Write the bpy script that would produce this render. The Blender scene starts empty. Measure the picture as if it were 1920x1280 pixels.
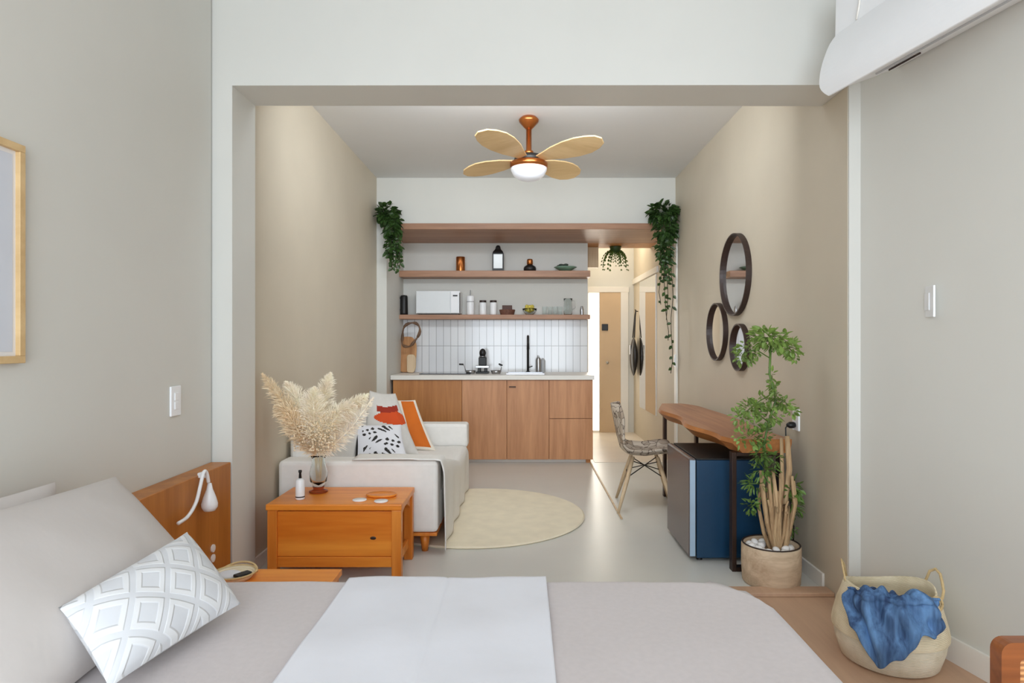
import bpy, math, random
from mathutils import Vector, Matrix, Euler
random.seed(7)
S = bpy.context.scene
COL = S.collection
PI = math.pi

# ------------------------------------------------------------------ camera
cd = bpy.data.cameras.new('camera'); cam = bpy.data.objects.new('camera', cd); COL.objects.link(cam)
cam.location = (0, 0, 1.25); cam.rotation_euler = (PI/2, 0, 0)
cd.sensor_width = 36; cd.lens = 36*1200/1920; cd.shift_x = -20/1920; cd.clip_start = .05
S.camera = cam
# ------------------------------------------------------------------ world, lights, exposure
w = bpy.data.worlds.new('sky'); S.world = w; w.use_nodes = True
bg = w.node_tree.nodes['Background']; bg.inputs[0].default_value = (.86, .93, 1, 1); bg.inputs[1].default_value = 1.0
def area(name, loc, rot, sx, sy, power, col):
    l = bpy.data.lights.new(name, 'AREA'); l.shape = 'RECTANGLE'; l.size = sx; l.size_y = sy; l.energy = power; l.color = col
    o = bpy.data.objects.new(name, l); COL.objects.link(o); o.location = loc; o.rotation_euler = rot
    return o
def point(name, loc, r, power, col):
    l = bpy.data.lights.new(name, 'POINT'); l.shadow_soft_size = r; l.energy = power; l.color = col
    o = bpy.data.objects.new(name, l); COL.objects.link(o); o.location = loc; return o
area('balcony_daylight', (0, -2.35, 1.4), (math.radians(73), 0, 0), 2.7, 2.5, 122, (.80, .90, 1))
area('added_fill_light', (0, 3.50, 2.69), (math.radians(92), 0, 0), 1.5, .22, 24, (.9, .95, 1))  # unseen fill light added behind the header to brighten the living room
area('shelf_led_light', (-.3, 6.75, 2.355), (0, 0, 0), 1.9, .05, 1.5, (.9, .95, 1))
point('hallway_lamp_light', (1.12, 8.15, 2.6), .08, 8, (1, .88, .70))
area('hallway_window_light', (.98, 8.72, 1.2), (-PI/2, 0, 0), .14, 1.4, 4, (1, .95, .85))
S.view_settings.view_transform = 'Standard'; S.view_settings.look = 'None'
S.view_settings.gamma = 1; S.view_settings.use_curve_mapping = False
S.view_settings.exposure = 0.5
S.cycles.max_bounces = 14; S.cycles.diffuse_bounces = 10

# ------------------------------------------------------------------ materials
def srgb(r, g, b):
    f = lambda c: (c/255/12.92 if c/255 <= .04045 else ((c/255+.055)/1.055)**2.4)
    return (f(r), f(g), f(b), 1)
def newmat(name):
    m = bpy.data.materials.new(name); m.use_nodes = True
    nt = m.node_tree; return m, nt, nt.nodes['Principled BSDF']
def coords(nt, scale=(1,1,1), src='Object', rot=(0,0,0)):
    tc = nt.nodes.new('ShaderNodeTexCoord'); mp = nt.nodes.new('ShaderNodeMapping')
    mp.inputs['Scale'].default_value = scale; mp.inputs['Rotation'].default_value = rot
    nt.links.new(tc.outputs[src], mp.inputs[0]); return mp.outputs[0]
def bumpnode(nt, b, h, strength, dist=.01):
    bn = nt.nodes.new('ShaderNodeBump'); bn.inputs['Strength'].default_value = strength; bn.inputs['Distance'].default_value = dist
    nt.links.new(h, bn.inputs['Height']); nt.links.new(bn.outputs[0], b.inputs['Normal'])
def plain(name, c, rough=.6, metal=0, var=.05, nscale=8, bump=.1, bdist=.004, stretch=(1,1,1), spec=.5, alpha=None, trans=0, emis=None, sheen=0):
    m, nt, b = newmat(name); col = srgb(*c)
    n = nt.nodes.new('ShaderNodeTexNoise'); n.inputs['Scale'].default_value = nscale; n.inputs['Detail'].default_value = 5
    nt.links.new(coords(nt, stretch), n.inputs['Vector'])
    r = nt.nodes.new('ShaderNodeValToRGB'); r.color_ramp.elements[0].position = .3; r.color_ramp.elements[1].position = .7
    r.color_ramp.elements[0].color = tuple(v*(1-var) for v in col[:3])+(1,)
    r.color_ramp.elements[1].color = tuple(min(1, v*(1+var)) for v in col[:3])+(1,)
    nt.links.new(n.outputs['Fac'], r.inputs[0]); nt.links.new(r.outputs[0], b.inputs['Base Color'])
    b.inputs['Roughness'].default_value = rough; b.inputs['Metallic'].default_value = metal
    b.inputs['Specular IOR Level'].default_value = spec
    if trans: b.inputs['Transmission Weight'].default_value = trans; b.inputs['IOR'].default_value = 1.2
    if alpha is not None: b.inputs['Alpha'].default_value = alpha
    if emis: b.inputs['Emission Color'].default_value = col; b.inputs['Emission Strength'].default_value = emis
    if sheen: b.inputs['Sheen Weight'].default_value = sheen
    if bump: bumpnode(nt, b, n.outputs['Fac'], bump, bdist)
    return m
def wood(name, c1, c2, axis='X', scale=5, rough=.45, bump=.1, knots=False):
    m, nt, b = newmat(name)
    st = {'X': (.12, 1.6, 1.6), 'Y': (1.6, .12, 1.6), 'Z': (1.6, 1.6, .12)}[axis]
    v = coords(nt, st)
    n = nt.nodes.new('ShaderNodeTexNoise'); n.inputs['Scale'].default_value = scale*2.2; n.inputs['Detail'].default_value = 8; n.inputs['Distortion'].default_value = .5
    nt.links.new(v, n.inputs['Vector'])
    n2 = nt.nodes.new('ShaderNodeTexNoise'); n2.inputs['Scale'].default_value = scale*12; n2.inputs['Detail'].default_value = 4
    nt.links.new(v, n2.inputs['Vector'])
    mx = nt.nodes.new('ShaderNodeMath'); mx.operation = 'MULTIPLY_ADD'; mx.inputs[1].default_value = .35
    nt.links.new(n2.outputs['Fac'], mx.inputs[0]); nt.links.new(n.outputs['Fac'], mx.inputs[2])
    r = nt.nodes.new('ShaderNodeValToRGB'); r.color_ramp.elements[0].position = .48; r.color_ramp.elements[1].position = .85
    r.color_ramp.elements[0].color = srgb(*c1); r.color_ramp.elements[1].color = srgb(*c2)
    nt.links.new(mx.outputs[0], r.inputs[0]); nt.links.new(r.outputs[0], b.inputs['Base Color'])
    b.inputs['Roughness'].default_value = rough
    bumpnode(nt, b, mx.outputs[0], bump, .002)
    return m
def weave(name, c1, c2, sc=60, rough=.8, vert=True, bump=.5):
    m, nt, b = newmat(name)
    v = coords(nt)
    wv = nt.nodes.new('ShaderNodeTexWave'); wv.bands_direction = 'Z'; wv.inputs['Scale'].default_value = sc; wv.inputs['Distortion'].default_value = 1.2; wv.inputs['Detail'].default_value = 2
    nt.links.new(v, wv.inputs['Vector'])
    n = nt.nodes.new('ShaderNodeTexNoise'); n.inputs['Scale'].default_value = 14; n.inputs['Detail'].default_value = 6; nt.links.new(v, n.inputs['Vector'])
    ad = nt.nodes.new('ShaderNodeMath'); ad.operation = 'MULTIPLY_ADD'; ad.inputs[1].default_value = .35
    nt.links.new(wv.outputs['Fac'], ad.inputs[0]); nt.links.new(n.outputs['Fac'], ad.inputs[2])
    r = nt.nodes.new('ShaderNodeValToRGB'); r.color_ramp.elements[0].position = .4; r.color_ramp.elements[1].position = .85
    r.color_ramp.elements[0].color = srgb(*c1); r.color_ramp.elements[1].color = srgb(*c2)
    nt.links.new(ad.outputs[0], r.inputs[0]); nt.links.new(r.outputs[0], b.inputs['Base Color'])
    b.inputs['Roughness'].default_value = rough; bumpnode(nt, b, ad.outputs[0], bump, .004)
    return m
def voro(name, c1, c2, c3, sc=9, rough=.7, edge=.03):
    m, nt, b = newmat(name); v = coords(nt)
    n = nt.nodes.new('ShaderNodeTexNoise'); n.inputs['Scale'].default_value = 6; nt.links.new(v, n.inputs['Vector'])
    mix = nt.nodes.new('ShaderNodeVectorMath'); mix.operation = 'MULTIPLY_ADD'; mix.inputs[1].default_value = (.25,.25,.25)
    nt.links.new(n.outputs['Color'], mix.inputs[0]); nt.links.new(v, mix.inputs[2])
    e = nt.nodes.new('ShaderNodeTexVoronoi'); e.feature = 'DISTANCE_TO_EDGE'; e.inputs['Scale'].default_value = sc; nt.links.new(mix.outputs[0], e.inputs['Vector'])
    f = nt.nodes.new('ShaderNodeTexVoronoi'); f.inputs['Scale'].default_value = sc; nt.links.new(mix.outputs[0], f.inputs['Vector'])
    r = nt.nodes.new('ShaderNodeValToRGB'); r.color_ramp.elements[0].color = srgb(*c1); r.color_ramp.elements[1].color = srgb(*c2)
    nt.links.new(f.outputs['Color'], r.inputs[0])
    r2 = nt.nodes.new('ShaderNodeValToRGB'); r2.color_ramp.elements[0].position = edge; r2.color_ramp.elements[1].position = edge+.03
    nt.links.new(e.outputs['Distance'], r2.inputs[0])
    mc = nt.nodes.new('ShaderNodeMix'); mc.data_type = 'RGBA'; mc.inputs[6].default_value = srgb(*c3)
    nt.links.new(r2.outputs[0], mc.inputs[0]); nt.links.new(r.outputs[0], mc.inputs[7]); nt.links.new(mc.outputs[2], b.inputs['Base Color'])
    b.inputs['Roughness'].default_value = rough; return m
def tiles(name):
    m, nt, b = newmat(name)
    v = coords(nt, (1,1,1), rot=(PI/2, 0, 0))
    tc = nt.nodes.new('ShaderNodeTexCoord'); sp = nt.nodes.new('ShaderNodeSeparateXYZ'); cb = nt.nodes.new('ShaderNodeCombineXYZ')
    nt.links.new(tc.outputs['Object'], sp.inputs[0]); nt.links.new(sp.outputs[0], cb.inputs[0]); nt.links.new(sp.outputs[2], cb.inputs[1])
    br = nt.nodes.new('ShaderNodeTexBrick'); br.offset = 0; br.inputs['Scale'].default_value = 1
    br.inputs['Brick Width'].default_value = .082; br.inputs['Row Height'].default_value = .30; br.inputs['Mortar Size'].default_value = .0028
    br.inputs['Color1'].default_value = srgb(236,238,240); br.inputs['Color2'].default_value = srgb(228,231,235); br.inputs['Mortar'].default_value = srgb(165,165,168)
    nt.links.new(cb.outputs[0], br.inputs['Vector']); nt.links.new(br.outputs['Color'], b.inputs['Base Color'])
    b.inputs['Roughness'].default_value = .12
    bn = nt.nodes.new('ShaderNodeBump'); bn.invert = True; bn.inputs['Strength'].default_value = .4; bn.inputs['Distance'].default_value = .003
    nt.links.new(br.outputs['Fac'], bn.inputs['Height']); nt.links.new(bn.outputs[0], b.inputs['Normal'])
    nt.nodes.remove(v.node)
    return m

WHITE = plain('white_paint', (212,212,206), .55, var=.015, nscale=3, bump=.04)
FRONTW = plain('greige_paint', (208,207,200), .6, var=.015, nscale=2, bump=.04)
BEIGE = plain('beige_paint', (200,190,171), .55, var=.03, nscale=2.5, bump=.06)
CEIL = plain('ceiling_paint', (226,228,229), .7, var=.01, nscale=3, bump=.03)
FLOORM = plain('polished_concrete', (212,212,206), .33, var=.035, nscale=1.6, bump=.02, spec=.45)
HALLF = plain('floor_painted_glare', (222,212,198), .35, var=.05, nscale=2.5, bump=.02)  # paler floor tone, hallway window glare painted into the colour
BROWNF = wood('brown_floorboards', (186,152,126), (200,166,138), 'Y', 3, .5, .05)
TRIM = plain('white_gloss', (232,229,222), .4, var=.01, bump=.02)
OAK = wood('kitchen_oak', (180,125,84), (206,150,106), 'Z', 4, .45)
OAKD = wood('kitchen_oak_orange', (168,108,54), (194,132,72), 'Z', 4, .45)
SHELFW = wood('shelf_oak', (150,108,80), (178,134,104), 'X', 4, .45)
PINE = wood('orange_pine', (214,116,30), (242,156,58), 'X', 2.5, .35)
PINEV = wood('orange_pine_upright', (206,116,34), (234,150,62), 'Z', 2.5, .35)
HEADW = wood('headboard_wood', (156,94,34), (188,122,56), 'Z', 2.5, .4)
SLABW = wood('live_edge_top', (156,106,78), (188,136,102), 'Y', 4, .4)
SLABE = wood('live_edge_bark', (150,90,40), (196,128,66), 'Y', 3, .55, .3)
PALEW = wood('pale_wood', (196,168,132), (222,198,164), 'Z', 4, .5)
BLADEW = wood('blade_wood', (196,164,116), (212,182,134), 'X', 3, .5)
STOOLW = wood('reddish_wood', (104,54,22), (148,84,40), 'X', 4, .35)
COPPER = plain('copper', (178,108,56), .28, .9, bump=0)
BLACK = plain('matte_black', (20,19,19), .45, bump=.02)
DARKM = plain('dark_bronze_metal', (64,46,38), .4, .5, bump=.02)
DFRAME = plain('dark_brown_strap', (50,34,28), .45, bump=.03)
STEEL = plain('brushed_steel', (170,170,172), .3, .95, bump=.02)
MIRROR = plain('mirror_glass', (238,238,238), .03, 1, var=0, bump=0)
GLASS = plain('clear_glass', (245,250,250), .03, trans=1, var=0, bump=0)
AMBER = plain('amber_glass', (190,96,52), .1, trans=.75, var=0, bump=0)
BULB = plain('frosted_bowl', (232,236,244), .3, emis=.12, var=0, bump=0)
LINEN = plain('taupe_linen', (196,188,187), .85, var=.03, nscale=60, bump=.25, bdist=.002, sheen=.2)
LINENP = plain('greige_linen', (200,194,190), .9, var=.012, nscale=4, bump=.35, bdist=.02)
SHEETW = plain('white_cotton', (222,223,229), .85, var=.015, nscale=9, bump=.25, bdist=.01)
SOFAF = plain('white_slipcover', (232,230,226), .9, var=.02, nscale=30, bump=.2, bdist=.003)
CUSHW = plain('cream_cushion', (226,219,206), .9, var=.02, nscale=40, bump=.2)
CUSHG = plain('pale_grey_cushion', (206,203,198), .9, var=.03, nscale=30, bump=.2)
RED = plain('dark_red_print', (150,42,20), .85, var=.05, bump=.1)
ORRED = plain('orange_red_print', (202,74,22), .85, var=.05, bump=.1)
ORANGE = plain('burnt_orange_print', (204,104,22), .85, var=.06, bump=.1)
INK = plain('black_print', (34,30,28), .8, bump=.1)
BLUE = plain('navy_metal', (20,62,94), .35, var=.06, nscale=3, bump=.02)
BLUEEDGE = plain('pale_blue_edge', (168,192,214), .35, bump=.02)
FRIDGED = plain('fridge_door_grey', (112,102,102), .22, .3, var=.08, nscale=2, bump=.02)
STEM = wood('bark_stem', (150,118,84), (202,172,132), 'Z', 12, .8, .5)
LEAF = plain('bright_leaf', (116,142,66), .5, var=.35, nscale=14, bump=.05)
LEAF2 = plain('mid_leaf', (88,118,50), .5, var=.4, nscale=14, bump=.05)
DLEAF = plain('dark_leaf', (50,76,32), .45, var=.5, nscale=20, bump=.05)
VINE = plain('dry_vine', (60,54,34), .7, var=.2, bump=.05)
POTB = wood('birch_bark_pot', (184,158,130), (214,192,164), 'X', 6, .8, .4)
SEAGRASS = weave('seagrass', (206,190,156), (238,226,198), 55, .85, bump=.6)
SEAGR2 = weave('seagrass_lower', (204,192,166), (234,226,206), 55, .85, bump=.6)
ROPE = plain('rope', (206,180,132), .85, var=.12, nscale=60, bump=.4)
STONE = plain('white_stone', (238,236,234), .7, var=.04, nscale=20, bump=.3)
PAMPAS = plain('pampas_cream', (255,243,226), .95, var=.08, nscale=20, bump=0)
PAMPAT = plain('pampas_tan', (242,224,192), .95, var=.12, nscale=20, bump=0)
JEANS = wood('blue_velvet', (10,36,80), (104,148,198), 'Z', 4.5, .75, .6)
RUGM = plain('cream_rug', (236,226,202), .95, var=.05, nscale=9, bump=.3, bdist=.004)
TILE = tiles('white_metro_tile')
PATCH = voro('patchwork_fabric', (150,132,114), (206,194,178), (86,72,62), 14, .75, .02)
WPLAST = plain('white_plastic', (236,238,240), .3, var=.005, bump=0)
GPLAST = plain('grey_plastic', (176,178,180), .4, var=.01, bump=0)
PAPER = plain('pale_grey_paper', (204,208,216), .8, var=.02, bump=0)
PAPERM = plain('white_mount', (228,226,224), .8, var=.01, bump=0)
DOORM = plain('tan_door_paint', (206,178,142), .5, var=.03, nscale=3, bump=.03)
HOTW = plain('bright_window', (255,248,232), .5, emis=1.6, var=0, bump=0)
YEL = plain('yellow_fruit', (206,190,84), .5, var=.2, nscale=30)
BROWNB = plain('brown_wicker', (110,72,58), .7, var=.3, nscale=60, bump=.4)
GREENG = plain('green_glass', (170,206,184), .1, trans=.6, var=.05, bump=0)
CANE = weave('woven_straw', (120,64,30), (206,150,96), 30, .7, bump=1)
BOARD = wood('chopping_board', (160,104,56), (206,154,100), 'Z', 4, .5)
BOARDD = wood('dark_branch', (84,60,44), (124,92,66), 'Z', 6, .6)
BLACKL = plain('black_leather', (26,22,22), .4, var=.2, bump=.2)

# ------------------------------------------------------------------ mesh builder
class MB:
    def __init__(s): s.v = []; s.f = []; s.mi = []
    def add(s, vs, fs, mi=0, M=None):
        n = len(s.v)
        s.v += [tuple(M @ Vector(p)) if M else tuple(p) for p in vs]
        s.f += [tuple(i+n for i in f) for f in fs]; s.mi += [mi]*len(fs); return s
    def box(s, x0, x1, y0, y1, z0, z1, mi=0, M=None):
        vs = [(x0,y0,z0),(x1,y0,z0),(x1,y1,z0),(x0,y1,z0),(x0,y0,z1),(x1,y0,z1),(x1,y1,z1),(x0,y1,z1)]
        return s.add(vs, [(0,3,2,1),(4,5,6,7),(0,1,5,4),(1,2,6,5),(2,3,7,6),(3,0,4,7)], mi, M)
    def tube(s, pts, rs, n=10, mi=0, flat=1, M=None):
        pts = [Vector(p) for p in pts]
        if not isinstance(rs, (list, tuple)): rs = [rs]*len(pts)
        vs = []; fs = []; up = None
        for i, p in enumerate(pts):
            d = (pts[min(i+1, len(pts)-1)]-pts[max(i-1, 0)]).normalized()
            if up is None:
                up = Vector((0,0,1)) if abs(d.z) < .9 else Vector((1,0,0))
            a = d.cross(up).normalized(); up = a.cross(d).normalized()
            for k in range(n):
                t = 2*PI*k/n; vs.append(p+a*math.cos(t)*rs[i]+up*math.sin(t)*rs[i]*flat)
        for i in range(len(pts)-1):
            for k in range(n):
                fs.append((i*n+k, i*n+(k+1)%n, (i+1)*n+(k+1)%n, (i+1)*n+k))
        fs.append(tuple(range(n-1, -1, -1))); fs.append(tuple((len(pts)-1)*n+k for k in range(n)))
        return s.add(vs, fs, mi, M)
    def lathe(s, prof, n=32, c=(0,0,0), mi=0, sy=1, M=None, cap=True):
        vs = []; fs = []
        for r, z in prof:
            for k in range(n):
                t = 2*PI*k/n; vs.append((c[0]+r*math.cos(t), c[1]+r*math.sin(t)*sy, c[2]+z))
        for i in range(len(prof)-1):
            for k in range(n): fs.append((i*n+k, i*n+(k+1)%n, (i+1)*n+(k+1)%n, (i+1)*n+k))
        if cap and prof[0][0] > 1e-5: fs.append(tuple(range(n-1, -1, -1)))
        if cap and prof[-1][0] > 1e-5: fs.append(tuple((len(prof)-1)*n+k for k in range(n)))
        return s.add(vs, fs, mi, M)
    def ell(s, c, r, n=12, m=8, mi=0, M=None):
        prof = [(max(1e-4, math.sin(PI*i/m)), -math.cos(PI*i/m)) for i in range(m+1)]
        vs = []; fs = []
        for a, z in prof:
            for k in range(n):
                t = 2*PI*k/n; vs.append((c[0]+r[0]*a*math.cos(t), c[1]+r[1]*a*math.sin(t), c[2]+r[2]*z))
        for i in range(m):
            for k in range(n): fs.append((i*n+k, i*n+(k+1)%n, (i+1)*n+(k+1)%n, (i+1)*n+k))
        return s.add(vs, fs, mi, M)
    def prism(s, poly, fn0, fn1, mi=0):          # polygon mapped by two functions to two faces
        n = len(poly); vs = [fn0(*p) for p in poly]+[fn1(*p) for p in poly]
        fs = [tuple(range(n-1, -1, -1)), tuple(range(n, 2*n))]+[(i, (i+1)%n, n+(i+1)%n, n+i) for i in range(n)]
        return s.add(vs, fs, mi)
    def grid(s, fn, nu, nv, mi=0, mfn=None, cu=False):
        vs = [fn(i/nu, j/nv) for i in range(nu+1) for j in range(nv+1)]; n = len(s.v)
        s.v += [tuple(p) for p in vs]
        for i in range(nu):
            for j in range(nv):
                a = i*(nv+1)+j
                s.f.append((n+a, n+a+nv+1, n+a+nv+2, n+a+1)); s.mi.append(mfn((i+.5)/nu, (j+.5)/nv) if mfn else mi)
        return s
    def leaf(s, p, d, nrm, L, W, mi=0):
        p = Vector(p); d = Vector(d).normalized(); a = d.cross(Vector(nrm))
        if a.length < 1e-3: a = d.cross(Vector((.3,.8,.5)))
        a.normalize(); u = a.cross(d)
        vs = [p, p+d*L*.35+a*W*.5+u*W*.12, p+d*L*.75+a*W*.36, p+d*L-u*W*.15, p+d*L*.75-a*W*.36, p+d*L*.35-a*W*.5+u*W*.12, p+d*L*.5-u*W*.1]
        return s.add(vs, [(0,1,6),(1,2,6),(2,3,6),(3,4,6),(4,5,6),(5,0,6)], mi)
    def build(s, name, mats, parent=None, smooth=False, bevel=0, solid=0, sub=0, loc=None, angle=40):
        me = bpy.data.meshes.new(name); me.from_pydata(s.v, [], s.f)
        if not isinstance(mats, (list, tuple)): mats = [mats]
        for m in mats: me.materials.append(m)
        for p, i in zip(me.polygons, s.mi): p.material_index = i; p.use_smooth = smooth
        me.update()
        o = bpy.data.objects.new(name, me); COL.objects.link(o)
        if parent: o.parent = parent
        if loc: o.location = loc
        if solid: md = o.modifiers.new('solidify', 'SOLIDIFY'); md.thickness = solid; md.offset = 0
        if sub: md = o.modifiers.new('sub', 'SUBSURF'); md.levels = sub; md.render_levels = sub
        if bevel:
            md = o.modifiers.new('bevel', 'BEVEL'); md.width = bevel; md.segments = 3; md.limit_method = 'ANGLE'; md.angle_limit = math.radians(angle)
        return o
def tag(o, label=None, cat=None, group=None, kind=None):
    if label: o['label'] = label
    if cat: o['category'] = cat
    if group: o['group'] = group
    if kind: o['kind'] = kind
    return o
def thing(name, loc, label, cat, rz=0, group=None):
    o = bpy.data.objects.new(name, None); COL.objects.link(o); o.empty_display_size = .1
    o.location = loc; o.rotation_euler = (0, 0, rz); return tag(o, label, cat, group)
def struct(name, mb, mat, bevel=0, **k):
    return tag(mb.build(name, mat, bevel=bevel, **k), kind='structure')
def B(*a): return MB().box(*a)
def copy_tree(o, loc, label, rz=None):
    c = o.copy(); COL.objects.link(c); c.location = loc; c['label'] = label
    if rz is not None: c.rotation_euler = (0, 0, rz)
    for ch in list(o.children):
        d = ch.copy(); COL.objects.link(d); d.parent = c
        for g in list(ch.children):
            e = g.copy(); COL.objects.link(e); e.parent = d
    return c
def arc(c, r, a0, a1, n, plane='xz'):
    out = []
    for i in range(n+1):
        t = math.radians(a0+(a1-a0)*i/n); u, v = r*math.cos(t), r*math.sin(t)
        out.append({'xz': (c[0]+u, c[1], c[2]+v), 'yz': (c[0], c[1]+u, c[2]+v), 'xy': (c[0]+u, c[1]+v, c[2])}[plane])
    return out

# ------------------------------------------------------------------ room shell
XL, XR, XLF = -1.46, 1.53, -1.524
CZ, CZF = 2.885, 3.0
YW = 6.4                                   # plane of the wall above the kitchen
Yf = lambda x: 3.14-.14*(x+1.43)/2.96      # slightly skewed dividing wall
XRF = lambda y: 1.582+.205*(3.0-y)           # skewed right wall of the bedroom
struct('floor', MB().prism([(XL-.1,3.2),(XR+.1,3.2),(XR+.1,9.2),(XL-.1,9.2)], lambda x,y:(x,y,-.1), lambda x,y:(x,y,0)), FLOORM)
struct('floor_bedroom', MB().prism([(-1.7,-2.5),(2.7,-2.5),(2.7,3.2),(-1.7,3.2)], lambda x,y:(x,y,-.1), lambda x,y:(x,y,0)), BROWNF)
struct('trim_1', B(-1.425,XR-.003,3.13,3.22,0,.02), BROWNF, .004)
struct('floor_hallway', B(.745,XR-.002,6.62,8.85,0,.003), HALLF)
struct('trim_2', B(.69,.705,4.5,6.62,0,.007), PALEW, .002)
struct('wall_left', B(XLF-.15,XLF,-2.4,3.13,0,CZF), FRONTW)
struct('wall_right', MB().prism([(XRF(3.02),3.02),(XRF(3.02)+.15,3.02),(XRF(-2.4)+.15,-2.4),(XRF(-2.4),-2.4)], lambda x,y:(x,y,CZF), lambda x,y:(x,y,0)), FRONTW)
# dividing wall with the wide opening
dv = MB()
ZH = lambda x: 2.505-.053*(x+1.425)/2.955
for poly in ([(-1.70,0),(-1.425,0),(-1.425,CZF),(-1.70,CZF)], [(-1.425,ZH(-1.425)),(XR,ZH(XR)),(XR,CZF),(-1.425,CZF)], [(XR,0),(1.78,0),(1.78,CZF),(XR,CZF)]):
    dv.prism(poly, lambda x,z:(x,Yf(x),z), lambda x,z:(x,Yf(x)+.27,z))
struct('wall_divider', dv, WHITE)
struct('wall_left_living', B(XL-.15,XL,3.40,YW+.1,0,CZ), BEIGE)
struct('wall_right_living', MB().box(XR-.002,XR+.15,3.25,9.0,0,CZ).box(XR-.002,XR,3.012,3.25,0,ZH(XR)-.001), BEIGE)
struct('ceiling', B(XL-.15,XR+.15,3.28,9.0,CZ,CZ+.1), CEIL)
struct('ceiling_bedroom', B(-1.7,2.8,-2.5,3.3,CZF,CZF+.1), CEIL)
# bedroom wall with the balcony opening behind the camera
rb = MB()
for a in ((-1.7,-1.4,0,CZF),(1.4,2.8,0,CZF),(-1.4,1.4,2.75,CZF)): rb.box(a[0],a[1],-2.55,-2.4,a[2],a[3])
struct('wall_rear', rb, FRONTW)
# wall over the kitchen, pilaster and kitchen niche
struct('wall_over_kitchen', B(XL,XR,YW,YW+.1,2.43,CZ), WHITE)
struct('wall_niche_left', B(XL-.1,-1.36,YW,7.45,0,2.43), WHITE)
struct('wall_kitchen', B(-1.36,.742,7.30,7.42,0,2.43), WHITE)
struct('wall_hallway_left', B(.64,.742,7.42,8.9,0,CZ), BEIGE)
fw = MB()
fw.box(.74,XR,8.8,8.95,2.0,CZ); fw.box(1.45,XR,8.8,8.95,0,2.0); fw.box(.742,.895,8.8,8.95,0,2.0); fw.box(.74,XR,8.95,9.0,0,CZ)
struct('wall_hallway_end', fw, WHITE)
struct('wall_niche_tiles', B(-1.36,.740,7.292,7.30,.90,1.50), TILE)
struct('trim_3', B(-1.36,XR,YW-.012,7.295,2.37,2.43), SHELFW, .004)
struct('trim_4', B(.742,XR,7.295,7.68,2.37,2.43), OAKD, .003)
struct('trim_5', MB().box(.742,.90,7.60,7.68,2.13,2.37), PALEW, .004)
struct('trim_6', B(1.505,XR,7.2,8.8,2.03,2.10), TRIM, .004)
struct('trim_7', B(XR-.018,XR,YW-.09,YW-.01,0,2.37), TRIM, .004)
struct('trim_8', MB().box(.87,1.46,8.775,8.80,1.925,2.0).box(1.345,1.45,8.775,8.80,0,1.925), TRIM, .004)
w1 = struct('window_1', B(.895,1.058,8.80,8.83,.0,1.925), TRIM)
MB().box(.905,1.05,8.793,8.80,.03,1.915).build('pane', HOTW, w1)
d1 = struct('door_1', B(1.062,1.345,8.785,8.83,0,1.925), DOORM, .003)
lk = MB().box(1.085,1.17,8.765,8.785,1.40,1.49).build('door_lock', BLACK, d1, bevel=.006)
MB().lathe([(.016,0),(.02,.01),(.018,.03),(.001,.035)], 16, M=Matrix.Translation((1.16,8.785,.96)) @ Matrix.Rotation(PI/2,4,'X')).build('door_handle', STEEL, d1, smooth=True)
struct('baseboard_right', MB().prism([(XRF(3.0)-.012,3.0),(XRF(3.0)+.0,3.0),(XRF(-2.4),-2.4),(XRF(-2.4)-.012,-2.4)], lambda x,y:(x,y,.095), lambda x,y:(x,y,0)), TRIM)
struct('baseboard_right_living', B(XR-.014,XR-.0,3.24,6.3,0,.075), TRIM, .003)
struct('baseboard_left_living', B(XL,XL+.012,3.45,6.4,0,.075), TRIM, .003)
struct('baseboard_left', B(XLF,XLF+.012,-2.4,3.12,0,.095), TRIM, .003)

# ------------------------------------------------------------------ rug
rg = MB().lathe([(.001,.0),(.77,.0),(.775,.006),(.765,.013),(.001,.013)], 72).build('round_rug', RUGM, smooth=False, loc=(-.33,4.62,.001))
tag(rg, 'round cream rug lying on the floor in front of the white sofa', 'rug')

# ------------------------------------------------------------------ kitchen
kb = thing('kitchen_cabinet', (-.31,6.9,0), 'row of brown oak base cabinets under the white kitchen worktop', 'cabinet')
def L(o, *a):                     # box in world coordinates put under an empty
    x,y,z = o.location; return MB().box(a[0]-x,a[1]-x,a[2]-y,a[3]-y,a[4]-z,a[5]-z)
L(kb,-1.335,.722,6.602,7.28,.04,.855).build('body', OAK, kb)
L(kb,-1.315,.66,6.64,7.2,0,.04).build('toe_kick', TRIM, kb)
L(kb,.655,.70,6.60,6.66,0,.04).build('foot', OAKD, kb)
for n,(x0,x1,z0,z1,m) in enumerate([(-1.333,-.628,.037,.853,OAKD),(-.622,-.166,.037,.853,OAK),(-.16,.268,.037,.853,OAK)]):
    d = L(kb,x0,x1,6.58,6.60,z0,z1).build('door', m, kb, bevel=.003)
    if n == 2:
        L(kb,-.14,-.07,6.562,6.58,.78,.79).build('handle', DARKM, d, bevel=.003)
        d.children[0].matrix_parent_inverse = Matrix()
for z0,z1 in ((.46,.853),(.037,.454)):
    L(kb,.274,.722,6.58,6.60,z0,z1).build('drawer_front', OAK, kb, bevel=.003)
wt = MB().box(-1.355,.735,6.55,7.29,.857,.903).build('kitchen_worktop', TRIM, bevel=.004); tag(wt, 'long white stone worktop over the oak kitchen cabinets', 'worktop')
for z0,z1,lab,nm in ((1.962,2.031,'upper oak shelf holding the lantern and copper tin','shelf'),(1.497,1.546,'lower oak shelf holding the microwave and glassware','shelf')):
    o = MB().box(-1.36,.745,7.05,7.292,z0,z1).build('wall_shelf', SHELFW, bevel=.003); tag(o, lab, nm)
ZS1, ZS2, ZC = 2.0315, 1.5465, .9035
PX = lambda px, y: (px-980)*y/1200
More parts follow.
